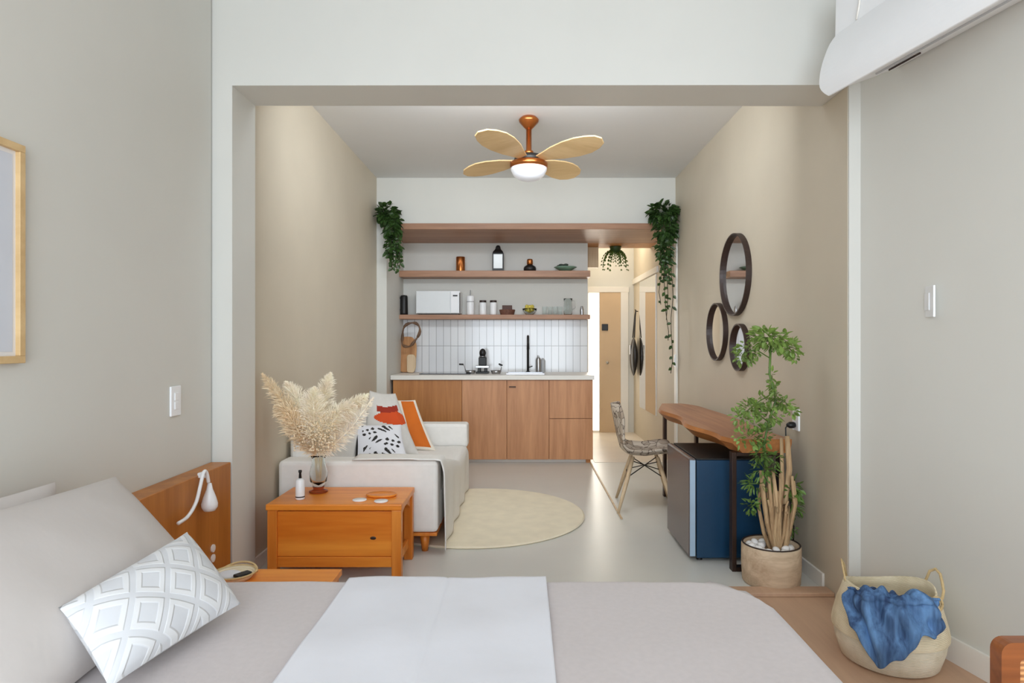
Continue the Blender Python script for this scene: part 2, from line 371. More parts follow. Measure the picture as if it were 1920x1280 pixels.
def lath(name, px, y, z, prof, mat, label, cat, group=None, n=24):
    o = MB().lathe(prof, n).build(name, mat, smooth=True, loc=(PX(px,y), y, z)); md = o.modifiers.new('es','EDGE_SPLIT'); md.split_angle = math.radians(40)
    return tag(o, label, cat, group)
lath('copper_canister', 863.5, 7.13, ZS1, [(.05,0),(.05,.155),(.046,.16),(.001,.16)], COPPER, 'shiny copper canister on the upper kitchen shelf', 'canister')
t = thing('lantern', (PX(934,7.15),7.15,ZS1), 'black metal lantern on the upper kitchen shelf', 'lantern')
m = MB().box(-.062,.062,-.05,.05,0,.03)
for sx in (-1,1):
    for sy in (-1,1): m.box(sx*.062-(.012 if sx>0 else 0), sx*.062+(0 if sx>0 else .012), sy*.05-(.012 if sy>0 else 0), sy*.05+(0 if sy>0 else .012), .03,.19)
m.box(-.062,.062,-.05,.05,.19,.20); m.build('frame', BLACK, t, bevel=.002)
MB().lathe([(.068,.2),(.062,.212),(.036,.235),(.026,.262),(.014,.272),(.001,.274)],4,M=Matrix.Rotation(PI/4,4,'Z') @ Matrix.Scale(1.25,4)  @ Matrix.Translation((0,0,-.04))).build('roof', BLACK, t)
MB().box(-.05,.05,-.04,.04,.031,.189).build('glass_pane', plain('milky_glass',(214,220,220),.2,var=.02,bump=0), t)
t = thing('perfume_bottle', (PX(993.5,7.13),7.13,ZS1), 'squat black bottle with a copper stopper on the upper shelf', 'bottle')
MB().lathe([(.068,0),(.07,.03),(.064,.05),(.035,.068),(.03,.072),(.001,.072)],24).build('body', BLACK, t, smooth=True)
MB().lathe([(.028,.072),(.034,.08),(.034,.12),(.028,.135),(.001,.137)],20).build('stopper', COPPER, t, smooth=True)
t = thing('glass_dish', (PX(1060,7.15),7.15,ZS1), 'shallow green glass dish with dark trinkets on the upper shelf right end', 'dish')
MB().lathe([(.05,0),(.10,.03),(.13,.045),(.125,.05),(.09,.036),(.001,.02)],28).build('bowl', GREENG, t, smooth=True)
m = MB()
for i in range(7): m.ell((random.uniform(-.08,.07), random.uniform(-.03,.03), .052+random.uniform(0,.022)),(.028,.018,.014))
m.build('trinkets', plain('dark_green_trinket',(46,62,50),.4), t, smooth=True)
# lower shelf
t = thing('electric_kettle', (PX(757.5,7.12),7.12,ZS2), 'black kettle at the left end of the lower shelf', 'kettle')
MB().lathe([(.042,0),(.044,.02),(.04,.2),(.034,.215),(.001,.22)],24).build('body', BLACK, t, smooth=True)
MB().tube([(-.03,-.03,.19),(-.055,-.03,.17),(-.055,-.03,.07),(-.035,-.02,.05)],.006).build('handle', BLACK, t, smooth=True)
t = thing('microwave', (PX(822,7.08),7.17,ZS2), 'white microwave oven on the lower kitchen shelf', 'microwave')
MB().box(-.245,.245,-.115,.115,.012,.262).build('body', WPLAST, t, bevel=.006)
MB().box(-.24,.135,-.128,-.1155,.016,.258).build('door', plain('pale_grey_door',(222,226,228),.25,var=.01,bump=0), t, bevel=.004)
MB().box(.14,.24,-.128,-.1155,.016,.258).build('control_panel', WPLAST, t, bevel=.004)
MB().box(.165,.215,-.134,-.128,.20,.215).build('display', BLACK, t)
MB().box(.236,.246,-.14,-.1285,.016,.24).build('handle', DFRAME, t, bevel=.003)
MB().box(-.22,.22,-.1,.1,0,.012).build('feet', BLACK, t)
t = thing('soap_dispenser', (PX(882,7.13),7.13,ZS2), 'tall white pump dispenser beside the microwave', 'dispenser')
MB().lathe([(.041,0),(.042,.01),(.042,.20),(.038,.212),(.001,.215)],24).build('body', WPLAST, t, smooth=True)
MB().tube([(0,0,.21),(0,0,.27),(0,-.03,.272)],.005).build('pump', GPLAST, t, smooth=True)
MB().lathe([(.0425,.14),(.043,.142),(.043,.148),(.0425,.15)],24).build('band', GPLAST, t, smooth=True)
t = thing('storage_jar', (PX(905.5,7.12),7.12,ZS2), 'left of two white jars with brown lids on the lower shelf', 'jar', group='white jars with brown lids')
MB().lathe([(.037,0),(.038,.01),(.038,.13),(.034,.138),(.001,.138)],20).build('body', WPLAST, t, smooth=True)
MB().lathe([(.038,.1385),(.038,.16),(.001,.162)],20).build('lid', DFRAME, t, smooth=False)
copy_tree(t, (PX(925,7.12),7.12,ZS2), 'right of two white jars with brown lids on the lower shelf')
t = thing('wicker_basket', (PX(951,7.14),7.14,ZS2), 'small brown wicker basket on the lower shelf', 'basket')
MB().lathe([(.075,0),(.09,.055),(.086,.058),(.072,.01),(.001,.008)],20).build('basket_body', BROWNB, t)
MB().box(-.055,.055,-.04,.04,.012,.105).build('box', plain('dark_brown_box',(84,54,46),.6), t, bevel=.003)
t = thing('fruit_bowl', (PX(993,7.14),7.14,ZS2), 'clear bowl filled with yellow lemons on the lower shelf', 'bowl')
MB().lathe([(.04,0),(.075,.04),(.083,.07),(.080,.07),(.07,.042),(.038,.006),(.001,.005)],24).build('bowl_wall', GLASS, t, smooth=True)
le = MB().ell((0,0,0),(.026,.021,.021)).build('lemon', YEL, smooth=True, loc=(PX(993,7.14),7.14,ZS2+.045)); tag(le,'yellow lemon heaped in the clear bowl','lemon','lemons in the clear bowl')
for a in ((-.042,.0,.06),(.042,.005,.06),(-.018,-.038,.056),(.022,-.036,.058),(.0,.042,.058),(.002,.0,.09),(-.03,.02,.095),(.03,.02,.093)):
    c = le.copy(); COL.objects.link(c); c.location = (PX(993,7.14)+a[0],7.14+a[1],ZS2+a[2]); c.rotation_euler = (a[0]*30,a[1]*30,a[0]*50)
gprof = [(.024,0),(.028,.09),(.0265,.09),(.0225,.006),(.001,.006)]
ndx = 0
for px,y in ((1021,7.10),(1031,7.14),(1041,7.10),(1050,7.14)):
    if ndx == 0: g0 = lath('drinking_glass', px, y, ZS2, gprof, GLASS, 'clear drinking glass on the lower shelf, closest to the lemon bowl', 'glass', 'clear glasses on the lower shelf')
    else:
        c = g0.copy(); COL.objects.link(c); c.location = (PX(px,y),y,ZS2); c['label'] = ('','second clear drinking glass from the left on the lower shelf','third clear drinking glass from the left on the lower shelf','clear drinking glass on the lower shelf, closest to the jug')[ndx]
    ndx += 1
t = thing('glass_jug', (PX(1065,7.12),7.12,ZS2), 'tall clear glass jug with handle on the lower shelf', 'jug')
MB().lathe([(.045,0),(.05,.06),(.042,.14),(.05,.18),(.048,.18),(.040,.14),(.047,.06),(.042,.006),(.001,.006)],24).build('body', GLASS, t, smooth=True)
MB().tube([(.048,0,.16),(.085,0,.15),(.085,0,.08),(.052,0,.06)],.005).build('handle', GLASS, t, smooth=True)
lath('salt_shaker', 1091, 7.12, ZS2, [(.02,0),(.022,.05),(.016,.075),(.012,.095),(.001,.1)], STEEL, 'small steel shaker at the right end of the lower shelf', 'shaker')
# counter things
t = thing('coffee_machine', (PX(905,6.98),6.98,ZC), 'black and steel capsule coffee machine on the worktop', 'coffee machine')
MB().box(-.07,.07,-.09,.09,0,.02).box(-.05,-.02,-.08,.08,.02,.06).box(.02,.05,-.08,.08,.02,.06).build('base', BLACK, t, bevel=.004)
MB().box(-.075,.075,-.09,.09,.0605,.085).build('tray', STEEL, t, bevel=.004)
MB().box(-.042,.042,-.05,.05,.0855,.175).build('body', BLACK, t, bevel=.008)
MB().lathe([(.03,.176),(.045,.182),(.034,.19),(.001,.19)],20).build('collar', STEEL, t, smooth=True)
MB().lathe([(.03,.1905),(.038,.22),(.03,.25),(.012,.268),(.001,.27)],20).build('head', BLACK, t, smooth=True)
for sx,px in ((-1,882),(1,930)):
    t = thing('frying_pan', (PX(px,6.9),6.9,ZC), 'small steel pan %s of the coffee machine, dark handle turned away' % ('left' if sx<0 else 'right'), 'pan')
    MB().lathe([(.045,0),(.058,.035),(.055,.035),(.042,.004),(.001,.004)],24).build('pan_body', STEEL, t, smooth=True)
    MB().tube([(sx*.05,-.005,.03),(sx*.06,-.01,.07),(sx*.03,-.012,.105) if sx>0 else (-.075,-.012,.1)],.004).build('bracket', STEEL, t, smooth=True)
    MB().tube([(sx*.03,-.012,.105),(sx*.07,-.02,.09)] if sx>0 else [(-.075,-.012,.1),(-.12,-.02,.102)],.009).build('handle', BLACK, t, smooth=True)
ht = MB().box(-.27,.27,-.2,.2,0,.008).build('cooktop', plain('black_glass',(60,62,66),.1,bump=0), loc=(PX(838,6.95),6.95,ZC), bevel=.003); tag(ht,'flat dark glass cooktop set on the left of the worktop','cooktop')
sk = thing('kitchen_faucet', (PX(990,7.08),7.08,ZC), 'tall black kitchen faucet standing on the worktop', 'faucet')
MB().lathe([(.026,0),(.026,.012),(.014,.02),(.014,.03),(.001,.03)],20).build('base', BLACK, sk)
MB().tube([(0,0,.02),(0,0,.36),(0,-.012,.39),(0,-.04,.405),(0,-.07,.39),(0,-.078,.34),(0,-.078,.26)],[.013,.013,.013,.013,.013,.013,.015],12).build('spout', BLACK, sk, smooth=True)
MB().tube([(.013,0,.06),(.05,0,.075)],.006).build('lever', BLACK, sk, smooth=True)
sn = MB().box(-.2,.2,-.14,.14,0,.004).box(-.2,.2,-.14,-.13,.004,.012).box(-.2,.2,.13,.14,.004,.012).box(-.2,-.19,-.13,.13,.004,.012).box(.19,.2,-.13,.13,.004,.012).build('sink', STEEL, loc=(PX(985,6.85),6.86,ZC)); tag(sn,'shallow steel sink rim in the worktop before the faucet','sink')
lath('soap_bottle', 1009.5, 7.14, ZC, [(.028,0),(.03,.02),(.03,.14),(.02,.165),(.01,.17),(.009,.19),(.001,.19)], STEEL, 'tall grey steel bottle right of the faucet, nearer of the pair', 'bottle')
lath('soap_bottle', 1018, 7.20, ZC, [(.026,0),(.028,.02),(.028,.13),(.018,.15),(.01,.155),(.001,.16)], GPLAST, 'shorter pale grey bottle at the far right of the faucet', 'bottle')
# chopping boards at left
def board(name, px, y, w, h, lean, mat, label, hole=None):
    pts = []
    for i in range(40):
        t = 2*PI*i/40; c, s_ = math.cos(t), math.sin(t)
        pts.append((math.copysign(abs(c)**.5, c)*w/2*(1+.08*math.sin(3*t+1)), math.copysign(abs(s_)**.55, s_)*h/2))
    o = MB().prism(pts, lambda x,z:(x,-.012,z), lambda x,z:(x,.012,z)).build(name, mat, bevel=.004)
    o.location = (PX(px,y), y, ZC+h/2*math.cos(lean)+.004); o.rotation_euler = (-lean, 0, 0)
    return tag(o, label, 'chopping board')
board('chopping_board', 763, 7.17, .20, .40, .14, BOARD, 'tall curved wooden chopping board leaning at the left end of the worktop')
board('chopping_board', 771, 7.06, .10, .20, .12, PALEW, 'small pale wooden chopping board in front of the taller one')
lo = MB().tube([(.085*math.cos(a)*(1+.14*math.sin(3*a)), .01*math.sin(2*a), .15*math.sin(a)*(1+.1*math.sin(2*a+1))) for a in [2*PI*i/28 for i in range(28)]]+[(.085,0,0),(.09,0,.04)], [.013+.005*math.sin(i*1.3) for i in range(30)], 10).build('driftwood_ring', BOARDD, smooth=True)
lo.location = (PX(770,7.02),6.985,ZC+.42); lo.rotation_euler = (0,.35,0)
tag(lo, 'dark driftwood loop leaning before the chopping boards under the lower shelf', 'ornament')

# ------------------------------------------------------------------ plants helper
def cluster(m, c, r, n, L, W, seed, down=0, mi=0):
    rnd = random.Random(seed); c = Vector(c)
    for i in range(n):
        d = Vector((rnd.gauss(0,1), rnd.gauss(0,1), rnd.gauss(0,1))).normalized()
        p = c+Vector((d.x*r[0], d.y*r[1], d.z*r[2]))*rnd.random()**.45
        dd = (d+Vector((rnd.uniform(-.6,.6), rnd.uniform(-.6,.6), rnd.uniform(-.6,.4)-down))).normalized()
        m.leaf(p, dd, (rnd.uniform(-1,1), rnd.uniform(-1,1), 1), L*rnd.uniform(.6,1.2), W*rnd.uniform(.7,1.2), mi)
def hanging(px, label, top, bottom, seed, bush, w):
    y = 6.27; x = PX(px, y)
    t = thing('hanging_plant', (x, y, 2.36), label, 'plant', group=None)
    MB().lathe([(.05,.03),(.075,.13),(.08,.14),(.07,.14),(.045,.04),(.001,.035)], 20).build('pot', DLEAF, t, smooth=True)
    MB().box(-.02,.02,.07,.115,.08,.12).build('bracket', BLACK, t)
    m = MB()
    for c, r, n in bush: cluster(m, c, r, n, .075, .045, seed+n, .5)
    vn = MB(); rnd = random.Random(seed)
    for k in range(len(w)):
        x0, zl = w[k]; pts = []; xx = x0; n = 14
        for i in range(n+1):
            z = .1+(zl-.1)*i/n; xx += rnd.uniform(-.012,.012)
            pts.append((xx, -.03-.02*math.sin(i+k), z))
        vn.tube(pts, .0035, 5)
        for i in range(n*2):
            if rnd.random() < (.95 if pts[i//2][2] > -.55 else .45):
                p = Vector(pts[i//2]).lerp(Vector(pts[min(n, i//2+1)]), .5*(i%2))
                s = -1 if i%2 else 1
                m.leaf(p, (s*rnd.uniform(.3,1), rnd.uniform(-.7,.2), rnd.uniform(-1,-.1)), (rnd.uniform(-.5,.5),-1,.4), rnd.uniform(.035,.065), .032)
    m.build('foliage', DLEAF, t); vn.build('vines', VINE, t, smooth=True)
hanging(733, 'left hanging plant with dark leaves trailing beside the kitchen niche', 2.6, 2.0, 5,
        [((-.03,-.02,.13),(.1,.07,.1),150),((.03,-.02,.0),(.06,.05,.16),120),((.02,-.02,-.2),(.055,.04,.14),60)], [(-.02,-.42),(.03,-.38),(.07,-.44),(.05,-.3)])
hanging(1244, 'right hanging plant with long bare vines trailing down by the hallway', 2.6, .9, 11,
        [((0,-.02,.14),(.14,.08,.1),230),((.02,-.02,-.02),(.1,.06,.14),150),((.02,-.02,-.22),(.075,.05,.13),80)], [(-.04,-.75),(.0,-1.1),(.03,-1.42),(.05,-.6),(.08,-.9),(-.01,-.5)])
t = thing('hanging_fern', (PX(1153,7.6),7.56,2.37), 'green fern hanging under the wooden hallway soffit', 'plant')
MB().lathe([(.05,-.07),(.07,-.01),(.07,-.001),(.001,-.001)],16).build('pot', DLEAF, t, smooth=True)
m = MB(); rnd = random.Random(3)
for k in range(26):
    a = 2*PI*k/26; dx, dy = math.cos(a)*.17*rnd.uniform(.6,1), math.sin(a)*.08; ln = rnd.uniform(.12,.26)
    for i in range(9):
        f = i/8; p = Vector((dx*math.sin(f*1.5), dy*f, -.02-ln*f*f))
        for s_ in (-1,1): m.leaf(p, (dx*2+s_*dy*3, dy*2-s_*dx*3-.1, -.6), (0,0,1), .05*(1-.5*f), .018)
m.build('fronds', LEAF2, t)

# ------------------------------------------------------------------ hallway things
hm = thing('wall_mirror', (XR,7.8,.40), 'tall frameless mirror on the hallway wall', 'mirror')
MB().box(-.012,0,-.50,.50,0,1.62).build('backing', TRIM, hm, bevel=.002)
MB().box(-.016,-.0121,-.495,.495,.005,1.615).build('mirror_glass', MIRROR, hm)
hb = thing('shoulder_bag', (1.47,8.48,.80), 'black leather bag hanging from a hook on the hallway wall', 'bag')
MB().grid(lambda u,v: (.05*max(.02,math.sin(v*PI))**.6*math.cos(2*PI*u), .12*max(.02, math.sin(v*PI*.96+.06))**.45*math.sin(2*PI*u), .50*v), 20, 12).build('bag_body', BLACKL, hb, smooth=True)
MB().tube([(0,-.06,.5),(.02,-.02,.8),(.03,0,.86),(.02,.02,.8),(0,.06,.5)],.008).build('strap', BLACKL, hb, smooth=True)
MB().tube([(.06,0,.85),(.03,0,.85),(.02,0,.875)],.006).build('hook', BLACK, hb, smooth=True)
MB().box(-.05,-.046,-.03,.03,.28,.40).build('tag', PAPER, hb)
o = thing('wall_thermostat', (XR-.018,6.33,1.0), 'tiny white switch on the corner trim by the hallway', 'switch')
MB().box(-.012,0,-.02,.02,0,.12).build('plate', WPLAST, o, bevel=.003); MB().box(-.015,-.0121,-.01,.01,.03,.09).build('rocker', WPLAST, o, bevel=.002)

# ------------------------------------------------------------------ ceiling fan
fn = thing('ceiling_fan', (.045,4.67,CZ), 'wooden ceiling fan with copper hub and frosted lamp bowl', 'ceiling fan')
MB().lathe([(.055,0),(.074,-.02),(.07,-.035),(.035,-.075),(.02,-.09),(.001,-.09)],32).build('canopy', COPPER, fn, smooth=True)
MB().lathe([(.02,-.08),(.02,-.24),(.034,-.25),(.034,-.27),(.001,-.27)],24).build('rod', COPPER, fn, smooth=True)
MB().lathe([(.05,-.27),(.1,-.285),(.115,-.33),(.001,-.33)],32).build('motor', BLACK, fn, smooth=True)
MB().lathe([(.12,-.325),(.137,-.335),(.137,-.368),(.12,-.372),(.001,-.372)],40).build('light_ring', COPPER, fn, smooth=True)
MB().lathe([(.132,-.373),(.13,-.39),(.112,-.425),(.075,-.452),(.035,-.463),(.001,-.465)],40).build('lamp_bowl', BULB, fn, smooth=True)
def blade(ang, Lb, pitch, root_z, dip=0):
    prof = [(.09,.035),(.16,.055),(.26,.09),(.38,.112),(.48,.112),(.56,.09),(.62,.055),(.645,.0)]
    k = Lb/.645; up = [(x*k, w_) for x, w_ in prof]; lo_ = [(x*k, -w_*.75) for x, w_ in reversed(prof[:-1])]
    Mx = Matrix.Translation((0,0,root_z)) @ Matrix.Rotation(ang,4,'Z') @ Matrix.Rotation(dip,4,'Y') @ Matrix.Rotation(pitch,4,'X')
    n = up+lo_
    o = MB().prism(n, lambda x,y: tuple(Mx @ Vector((x,y,-.005))), lambda x,y: tuple(Mx @ Vector((x,y,.005)))).build('blade', BLADEW, fn, bevel=.003)
for a, Lb, pt, dp in ((-48,.70,-.30,0),(-117,.72,.28,0),(170,.50,.20,.15),(27,.44,-.42,.10)): blade(math.radians(a), Lb, pt, -.315, dp)

# ------------------------------------------------------------------ round mirrors
def rmirror(Y, Z, d, label):
    t = thing('round_mirror', (XR, Y, Z), label, 'mirror'); r = d/2
    n = 56; R = Matrix.Rotation(-PI/2,4,'Y')
    MB().lathe([(r-.012,0),(r,0),(r,.04),(r-.010,.04),(r-.012,.0)], n, M=R, cap=False).build('frame', DFRAME, t, smooth=False)
    MB().lathe([(r-.013,.012),(r-.013,.016),(.001,.016)], n, M=R).build('mirror_glass', MIRROR, t)
rmirror(4.556,1.725,.585,'largest round dark-framed wall mirror, topmost of the three')
rmirror(4.975,1.325,.448,'middle-sized round dark-framed wall mirror, left of the three')
rmirror(4.456,1.209,.33,'smallest round dark-framed wall mirror behind the plant crown')

# ------------------------------------------------------------------ live edge console table
tb = thing('console_table', (1.27,4.45,0), 'live-edge wooden slab console table on dark metal legs along the right wall', 'table')
left = []; N = 70
for i in range(N+1):
    y = 3.46+(5.46-3.46)*i/N; f = i/N
    x = 1.085+.02*math.sin(5*f*PI)+.012*math.sin(13*f)+(.10*(max(0, f-.72)/.28)**2.2)+(.06*max(0,.06-f)/.06)
    left.append((x, y))
right = [(1.455-.012*math.sin(9*i/N)-(.10*(max(0,(i/N)-.85)/.15)**2), 3.46+2.0*i/N) for i in range(N, -1, -1)]
poly = [(x-1.27, y-4.45) for x, y in left+right]
cx_ = 0
def low(x,y):
    k = .045 if x < 0 else -.01
    return (x+k, y, .648)
m = MB(); n = len(poly)
vs = [(x,y,.722) for x,y in poly]+[(x-(.012 if x<0 else 0),y,.70) for x,y in poly]+[low(x,y) for x,y in poly]
m.add(vs, [tuple(range(n-1,-1,-1))], 0)
m.add(vs, [(i,(i+1)%n,n+(i+1)%n,n+i) for i in range(n)]+[(n+i,n+(i+1)%n,2*n+(i+1)%n,2*n+i) for i in range(n)]+[tuple(range(2*n,3*n))], 1)
m.build('slab', [SLABW, SLABE], tb)
for y in (3.50,5.18):
    for x in (1.150,1.405):
        MB().box(x-.012-1.27+.0,x+.012-1.27,y-.025-4.45,y+.025-4.45,.0,.648).build('leg', DARKM, tb, bevel=.002)
    MB().box(1.163-1.27,1.393-1.27,y-.025-4.45,y+.025-4.45,0,.024).build('foot_bar', DARKM, tb, bevel=.002)
    MB().box(1.163-1.27,1.393-1.27,y-.025-4.45,y+.025-4.45,.628,.648).build('top_bar', DARKM, tb, bevel=.002)

# ------------------------------------------------------------------ mini fridge
fr = thing('mini_fridge', (1.165,3.92,0), 'navy blue mini fridge under the live-edge console table', 'fridge')
MB().box(-.175,.21,-.28,.28,.018,.575).build('body', BLUE, fr, bevel=.006)
MB().box(-.175,.21,-.28,.28,.5755,.585).build('top_panel', BLACK, fr, bevel=.002)
MB().box(-.218,-.180,-.28,.28,.022,.585).build('door', FRIDGED, fr, bevel=.012)
MB().box(-.2145,-.1835,-.2835,-.2805,.03,.575).build('door_edge', BLUEEDGE, fr, bevel=.001)
MB().box(-.1795,-.1755,-.27,.27,.03,.57).build('door_gasket', BLACK, fr)
for sx in (-.15,.18):
    for sy in (-.24,.24): MB().lathe([(.018,0),(.018,.018),(.001,.018)],12,c=(sx,sy,0)).build('foot', BLACK, fr)

# ------------------------------------------------------------------ outlet, plug and cable
ot = thing('wall_outlet', (XR,3.565,.755), 'white wall outlet above the near end of the console table', 'outlet')
MB().box(-.012,0,-.04,.04,0,.12).build('plate', WPLAST, ot, bevel=.003)
pc = thing('power_cord', (1.50,3.565,.02), 'black plug with its cord running down the wall behind the plant', 'cord')
MB().lathe([(.014,0),(.018,.01),(.018,.03),(.01,.045),(.001,.05)],14,M=Matrix.Translation((.017,0,.765)) @ Matrix.Rotation(-PI/2,4,'Y')).build('plug', BLACK, pc, smooth=True)
MB().tube([(-.022,0,.765),(-.035,0,.75),(-.03,.005,.6),(-.015,.01,.4),(.01,.0,.2),(.005,0,0)],.004,8).build('cable', BLACK, pc, smooth=True)

# ------------------------------------------------------------------ potted plant
PXp, PYp = 1.292, 3.33
pp = thing('potted_plant', (PXp,PYp,0), 'tall leafy plant with tiered crown in a bark-covered pot by the fridge', 'plant')
pot = MB().lathe([(.135,0),(.143,.01),(.148,.1),(.147,.195),(.143,.2),(.136,.198),(.135,.15),(.001,.15)],40).build('pot', POTB, pp, smooth=True)
MB().lathe([(.140,.199),(.1455,.203),(.139,.206),(.136,.2)],40,cap=False).build('rim', DFRAME, pp, smooth=True)
st = MB()
def px3(x, y, Y=PYp): return ((x-980)*Y/1200-PXp, Y-PYp, 1.25-(y-640)*Y/1200)
def stem(pts, r0, r1, dy=0):
    p = [px3(a,b) for a,b in pts]; p = [(q[0], q[1]+dy+.012*math.sin(i*1.9), q[2]) for i,q in enumerate(p)]
    st.tube(p, [r0+(r1-r0)*i/(len(p)-1) for i in range(len(p))], 8)
stem([(1458,1050),(1462,980),(1466,900),(1464,820)],.014,.009)
stem([(1462,1050),(1474,960),(1482,880),(1478,818)],.020,.013,.02)
stem([(1456,1050),(1438,980),(1428,930),(1424,880)],.014,.012,-.02)
stem([(1455,1050),(1436,1000),(1424,950),(1430,900)],.012,.008,.02)
stem([(1463,1050),(1478,1000),(1488,940),(1484,900)],.018,.012,-.01)
stem([(1460,1055),(1450,1000),(1452,940),(1444,880)],.012,.009,-.03)
stem([(1455,1055),(1446,1000),(1440,940),(1436,890)],.010,.008,-.035)
rq = random.Random(8)
for k in range(16):
    x0 = 1455+rq.uniform(-4,8); x1 = 1428+rq.uniform(0,60); yt = rq.uniform(880,960)
    stem([(x0,1050),((x0+x1)/2+rq.uniform(-4,4)+(x1-1457)*.25,1000),(x1,945),(x1+rq.uniform(-6,6),yt)], rq.uniform(.006,.012), rq.uniform(.004,.008), rq.uniform(-.035,.035))
st.build('trunk', STEM, pp, smooth=True)
br = MB()
def branch(pts, r=.004, dy=0):
    br.tube([(q[0],q[1]+dy,q[2]) for q in (px3(a,b) for a,b in pts)], r, 6)
branch([(1452,940),(1436,880),(1430,830),(1438,790),(1452,750),(1440,700),(1442,650)],.006,-.02)
for a in ([(1442,672),(1415,655),(1395,662)],[(1442,660),(1470,645),(1488,665)],[(1442,655),(1440,630),(1430,620)],[(1438,790),(1405,765),(1380,780)],[(1445,770),(1465,750),(1480,762)],[(1440,740),(1420,752),(1400,768)],[(1436,880),(1415,905),(1402,905)],[(1478,960),(1492,920),(1500,935)],[(1452,940),(1425,930),(1405,950)]): branch(a,.003,-.02)
br.build('branches', LEAF2, pp, smooth=True)
fl = MB(); sd = 100
def cl(x, y, rx, ry, n, L=.035, W=.018, mi=0, dy=-.02):
    global sd; sd += 1; c = px3(x,y); s_ = PYp/1200
    cluster(fl, (c[0],c[1]+dy,c[2]), (rx*s_, min(.09,rx*s_), ry*s_), n, L, W, sd, .2, mi)
for a in ((1402,655,24,16,85),(1392,670,20,10,45),(1435,632,30,14,95,.045,.024),(1455,640,24,16,60,.045,.024),(1478,652,16,16,50),(1486,668,9,9,22),(1443,706,6,14,16),(1447,725,8,12,20),(1452,745,9,10,20),
          (1385,780,14,12,40),(1408,765,24,16,80),(1432,752,22,14,60),(1440,778,26,16,60),(1468,756,16,10,40),(1480,770,8,8,16),(1415,795,14,8,24),(1395,818,26,18,70,.03,.018,0,-.05),(1425,815,18,16,40,.035,.018,1,-.04)): cl(*a)
for a in ((1424,850,14,18,60,.04,.014,1),(1430,880,20,16,70,.045,.012,1),(1410,905,18,12,50,.045,.012,1),(1405,945,12,16,40,.03,.016,1),(1450,860,12,14,30,.04,.012,1),(1488,920,14,20,60,.045,.02,1,.02),(1494,955,12,30,80,.03,.014,1,.03),(1488,990,8,20,40,.03,.014,1,.03)): cl(*a)
fl.build('foliage', [LEAF, LEAF2], pp)
rnd = random.Random(9); s0 = None
for i in range(26):
    a = i*2.4; r = .035+.083*math.sqrt(i/26) 
    loc = (PXp+r*math.cos(a), PYp+r*math.sin(a), .172+.006*(i%3))
    if s0 is None:
        s0 = MB().ell((0,0,0),(.024,.019,.016),10,7).build('white_pebble', STONE, smooth=True); o = s0
        tag(s0, 'white pebble on the soil of the bark-covered plant pot', 'pebble', 'white pebbles in the plant pot')
    else: o = s0.copy(); COL.objects.link(o)
    o.location = loc; o.rotation_euler = (rnd.uniform(-.3,.3), rnd.uniform(-.3,.3), rnd.uniform(0,3))

# ------------------------------------------------------------------ chair at console
ch = thing('side_chair', (.925,4.86,0), 'patchwork shell chair with splayed pale wooden legs beside the console table', 'chair', rz=-.12)
prof = [(.225,.395),(.20,.42),(.13,.425),(.0,.405),(-.12,.41),(-.18,.45),(-.205,.54),(-.225,.64),(-.245,.74),(-.252,.78)]
def shell(u, v):
    f = v*(len(prof)-1); i = min(int(f), len(prof)-2); k = f-i
    x = prof[i][0]*(1-k)+prof[i+1][0]*k; z = prof[i][1]*(1-k)+prof[i+1][1]*k
    s_ = u*2-1; w_ = .225*(1-.12*max(0, v-.5)*2)*(1 if v < .85 else 1-.45*((v-.85)/.15)**2)*(1 if v > .1 else .85+1.5*v)
    b = max(0, (v-.45)/.55)
    return (x+.07*s_*s_*min(1,b*1.6), s_*w_, z+.05*s_**4*(1-b)*(1 if v>.12 else v/.12))
MB().grid(shell, 20, 30).build('shell_seat', PATCH, ch, smooth=True, solid=.012)
for sx, sy in ((1,1),(1,-1),(-1,1),(-1,-1)):
    MB().tube([(sx*.09,sy*.09,.39),(sx*.14,sy*.16,.22),(sx*.205,sy*.235,0)],[.013,.016,.010],10).build('leg', PALEW, ch, smooth=True)
wr = MB()
for a, b in (((.13,.15,.25),(-.10,-.10,.36)),((-.13,.15,.25),(.10,-.10,.36)),((.13,-.15,.25),(-.10,.10,.36)),((-.13,-.15,.25),(.10,.10,.36)),((.13,.15,.25),(.13,-.15,.25)),((-.13,.15,.25),(-.13,-.15,.25))): wr.tube([a,b],.004,6)
wr.build('wire_brace', BLACK, ch, smooth=True)

# ------------------------------------------------------------------ sofa
sf = thing('sofa', (-.94,4.68,0), 'white slipcovered sofa along the left wall of the living area', 'sofa')
SX0, SX1, SY0, SY1 = -1.44, -.50, 3.76, 5.62
def Ls(*a): return MB().box(a[0]+.94,a[1]+.94,a[2]-4.68,a[3]-4.68,a[4],a[5])
Ls(SX0,SX1,SY0+.171,SY1,.125,.345).build('seat_base', SOFAF, sf, bevel=.015)
Ls(SX0+.02,SX1-.005,SY0+.005,SY1-.02,.105,.124).build('wood_rail', PINEV, sf, bevel=.003)
Ls(SX0,SX1,SY0,SY0+.17,.125,.547).build('armrest', SOFAF, sf, bevel=.025)
Ls(SX0,SX1+.03,SY1-.18,SY1,.346,.55).build('armrest', SOFAF, sf, bevel=.025)
Ls(SX0,SX0+.22,SY0+.171,SY1-.181,.346,.72).build('backrest', SOFAF, sf, bevel=.05)
for x in (SX0+.1,SX1-.085):
    for y in (SY0+.07,SY1-.1):
        MB().lathe([(.018,0),(.032,.104),(.001,.104)],16,c=(x+.94,y-4.68,0)).build('leg', PINEV, sf, smooth=True)
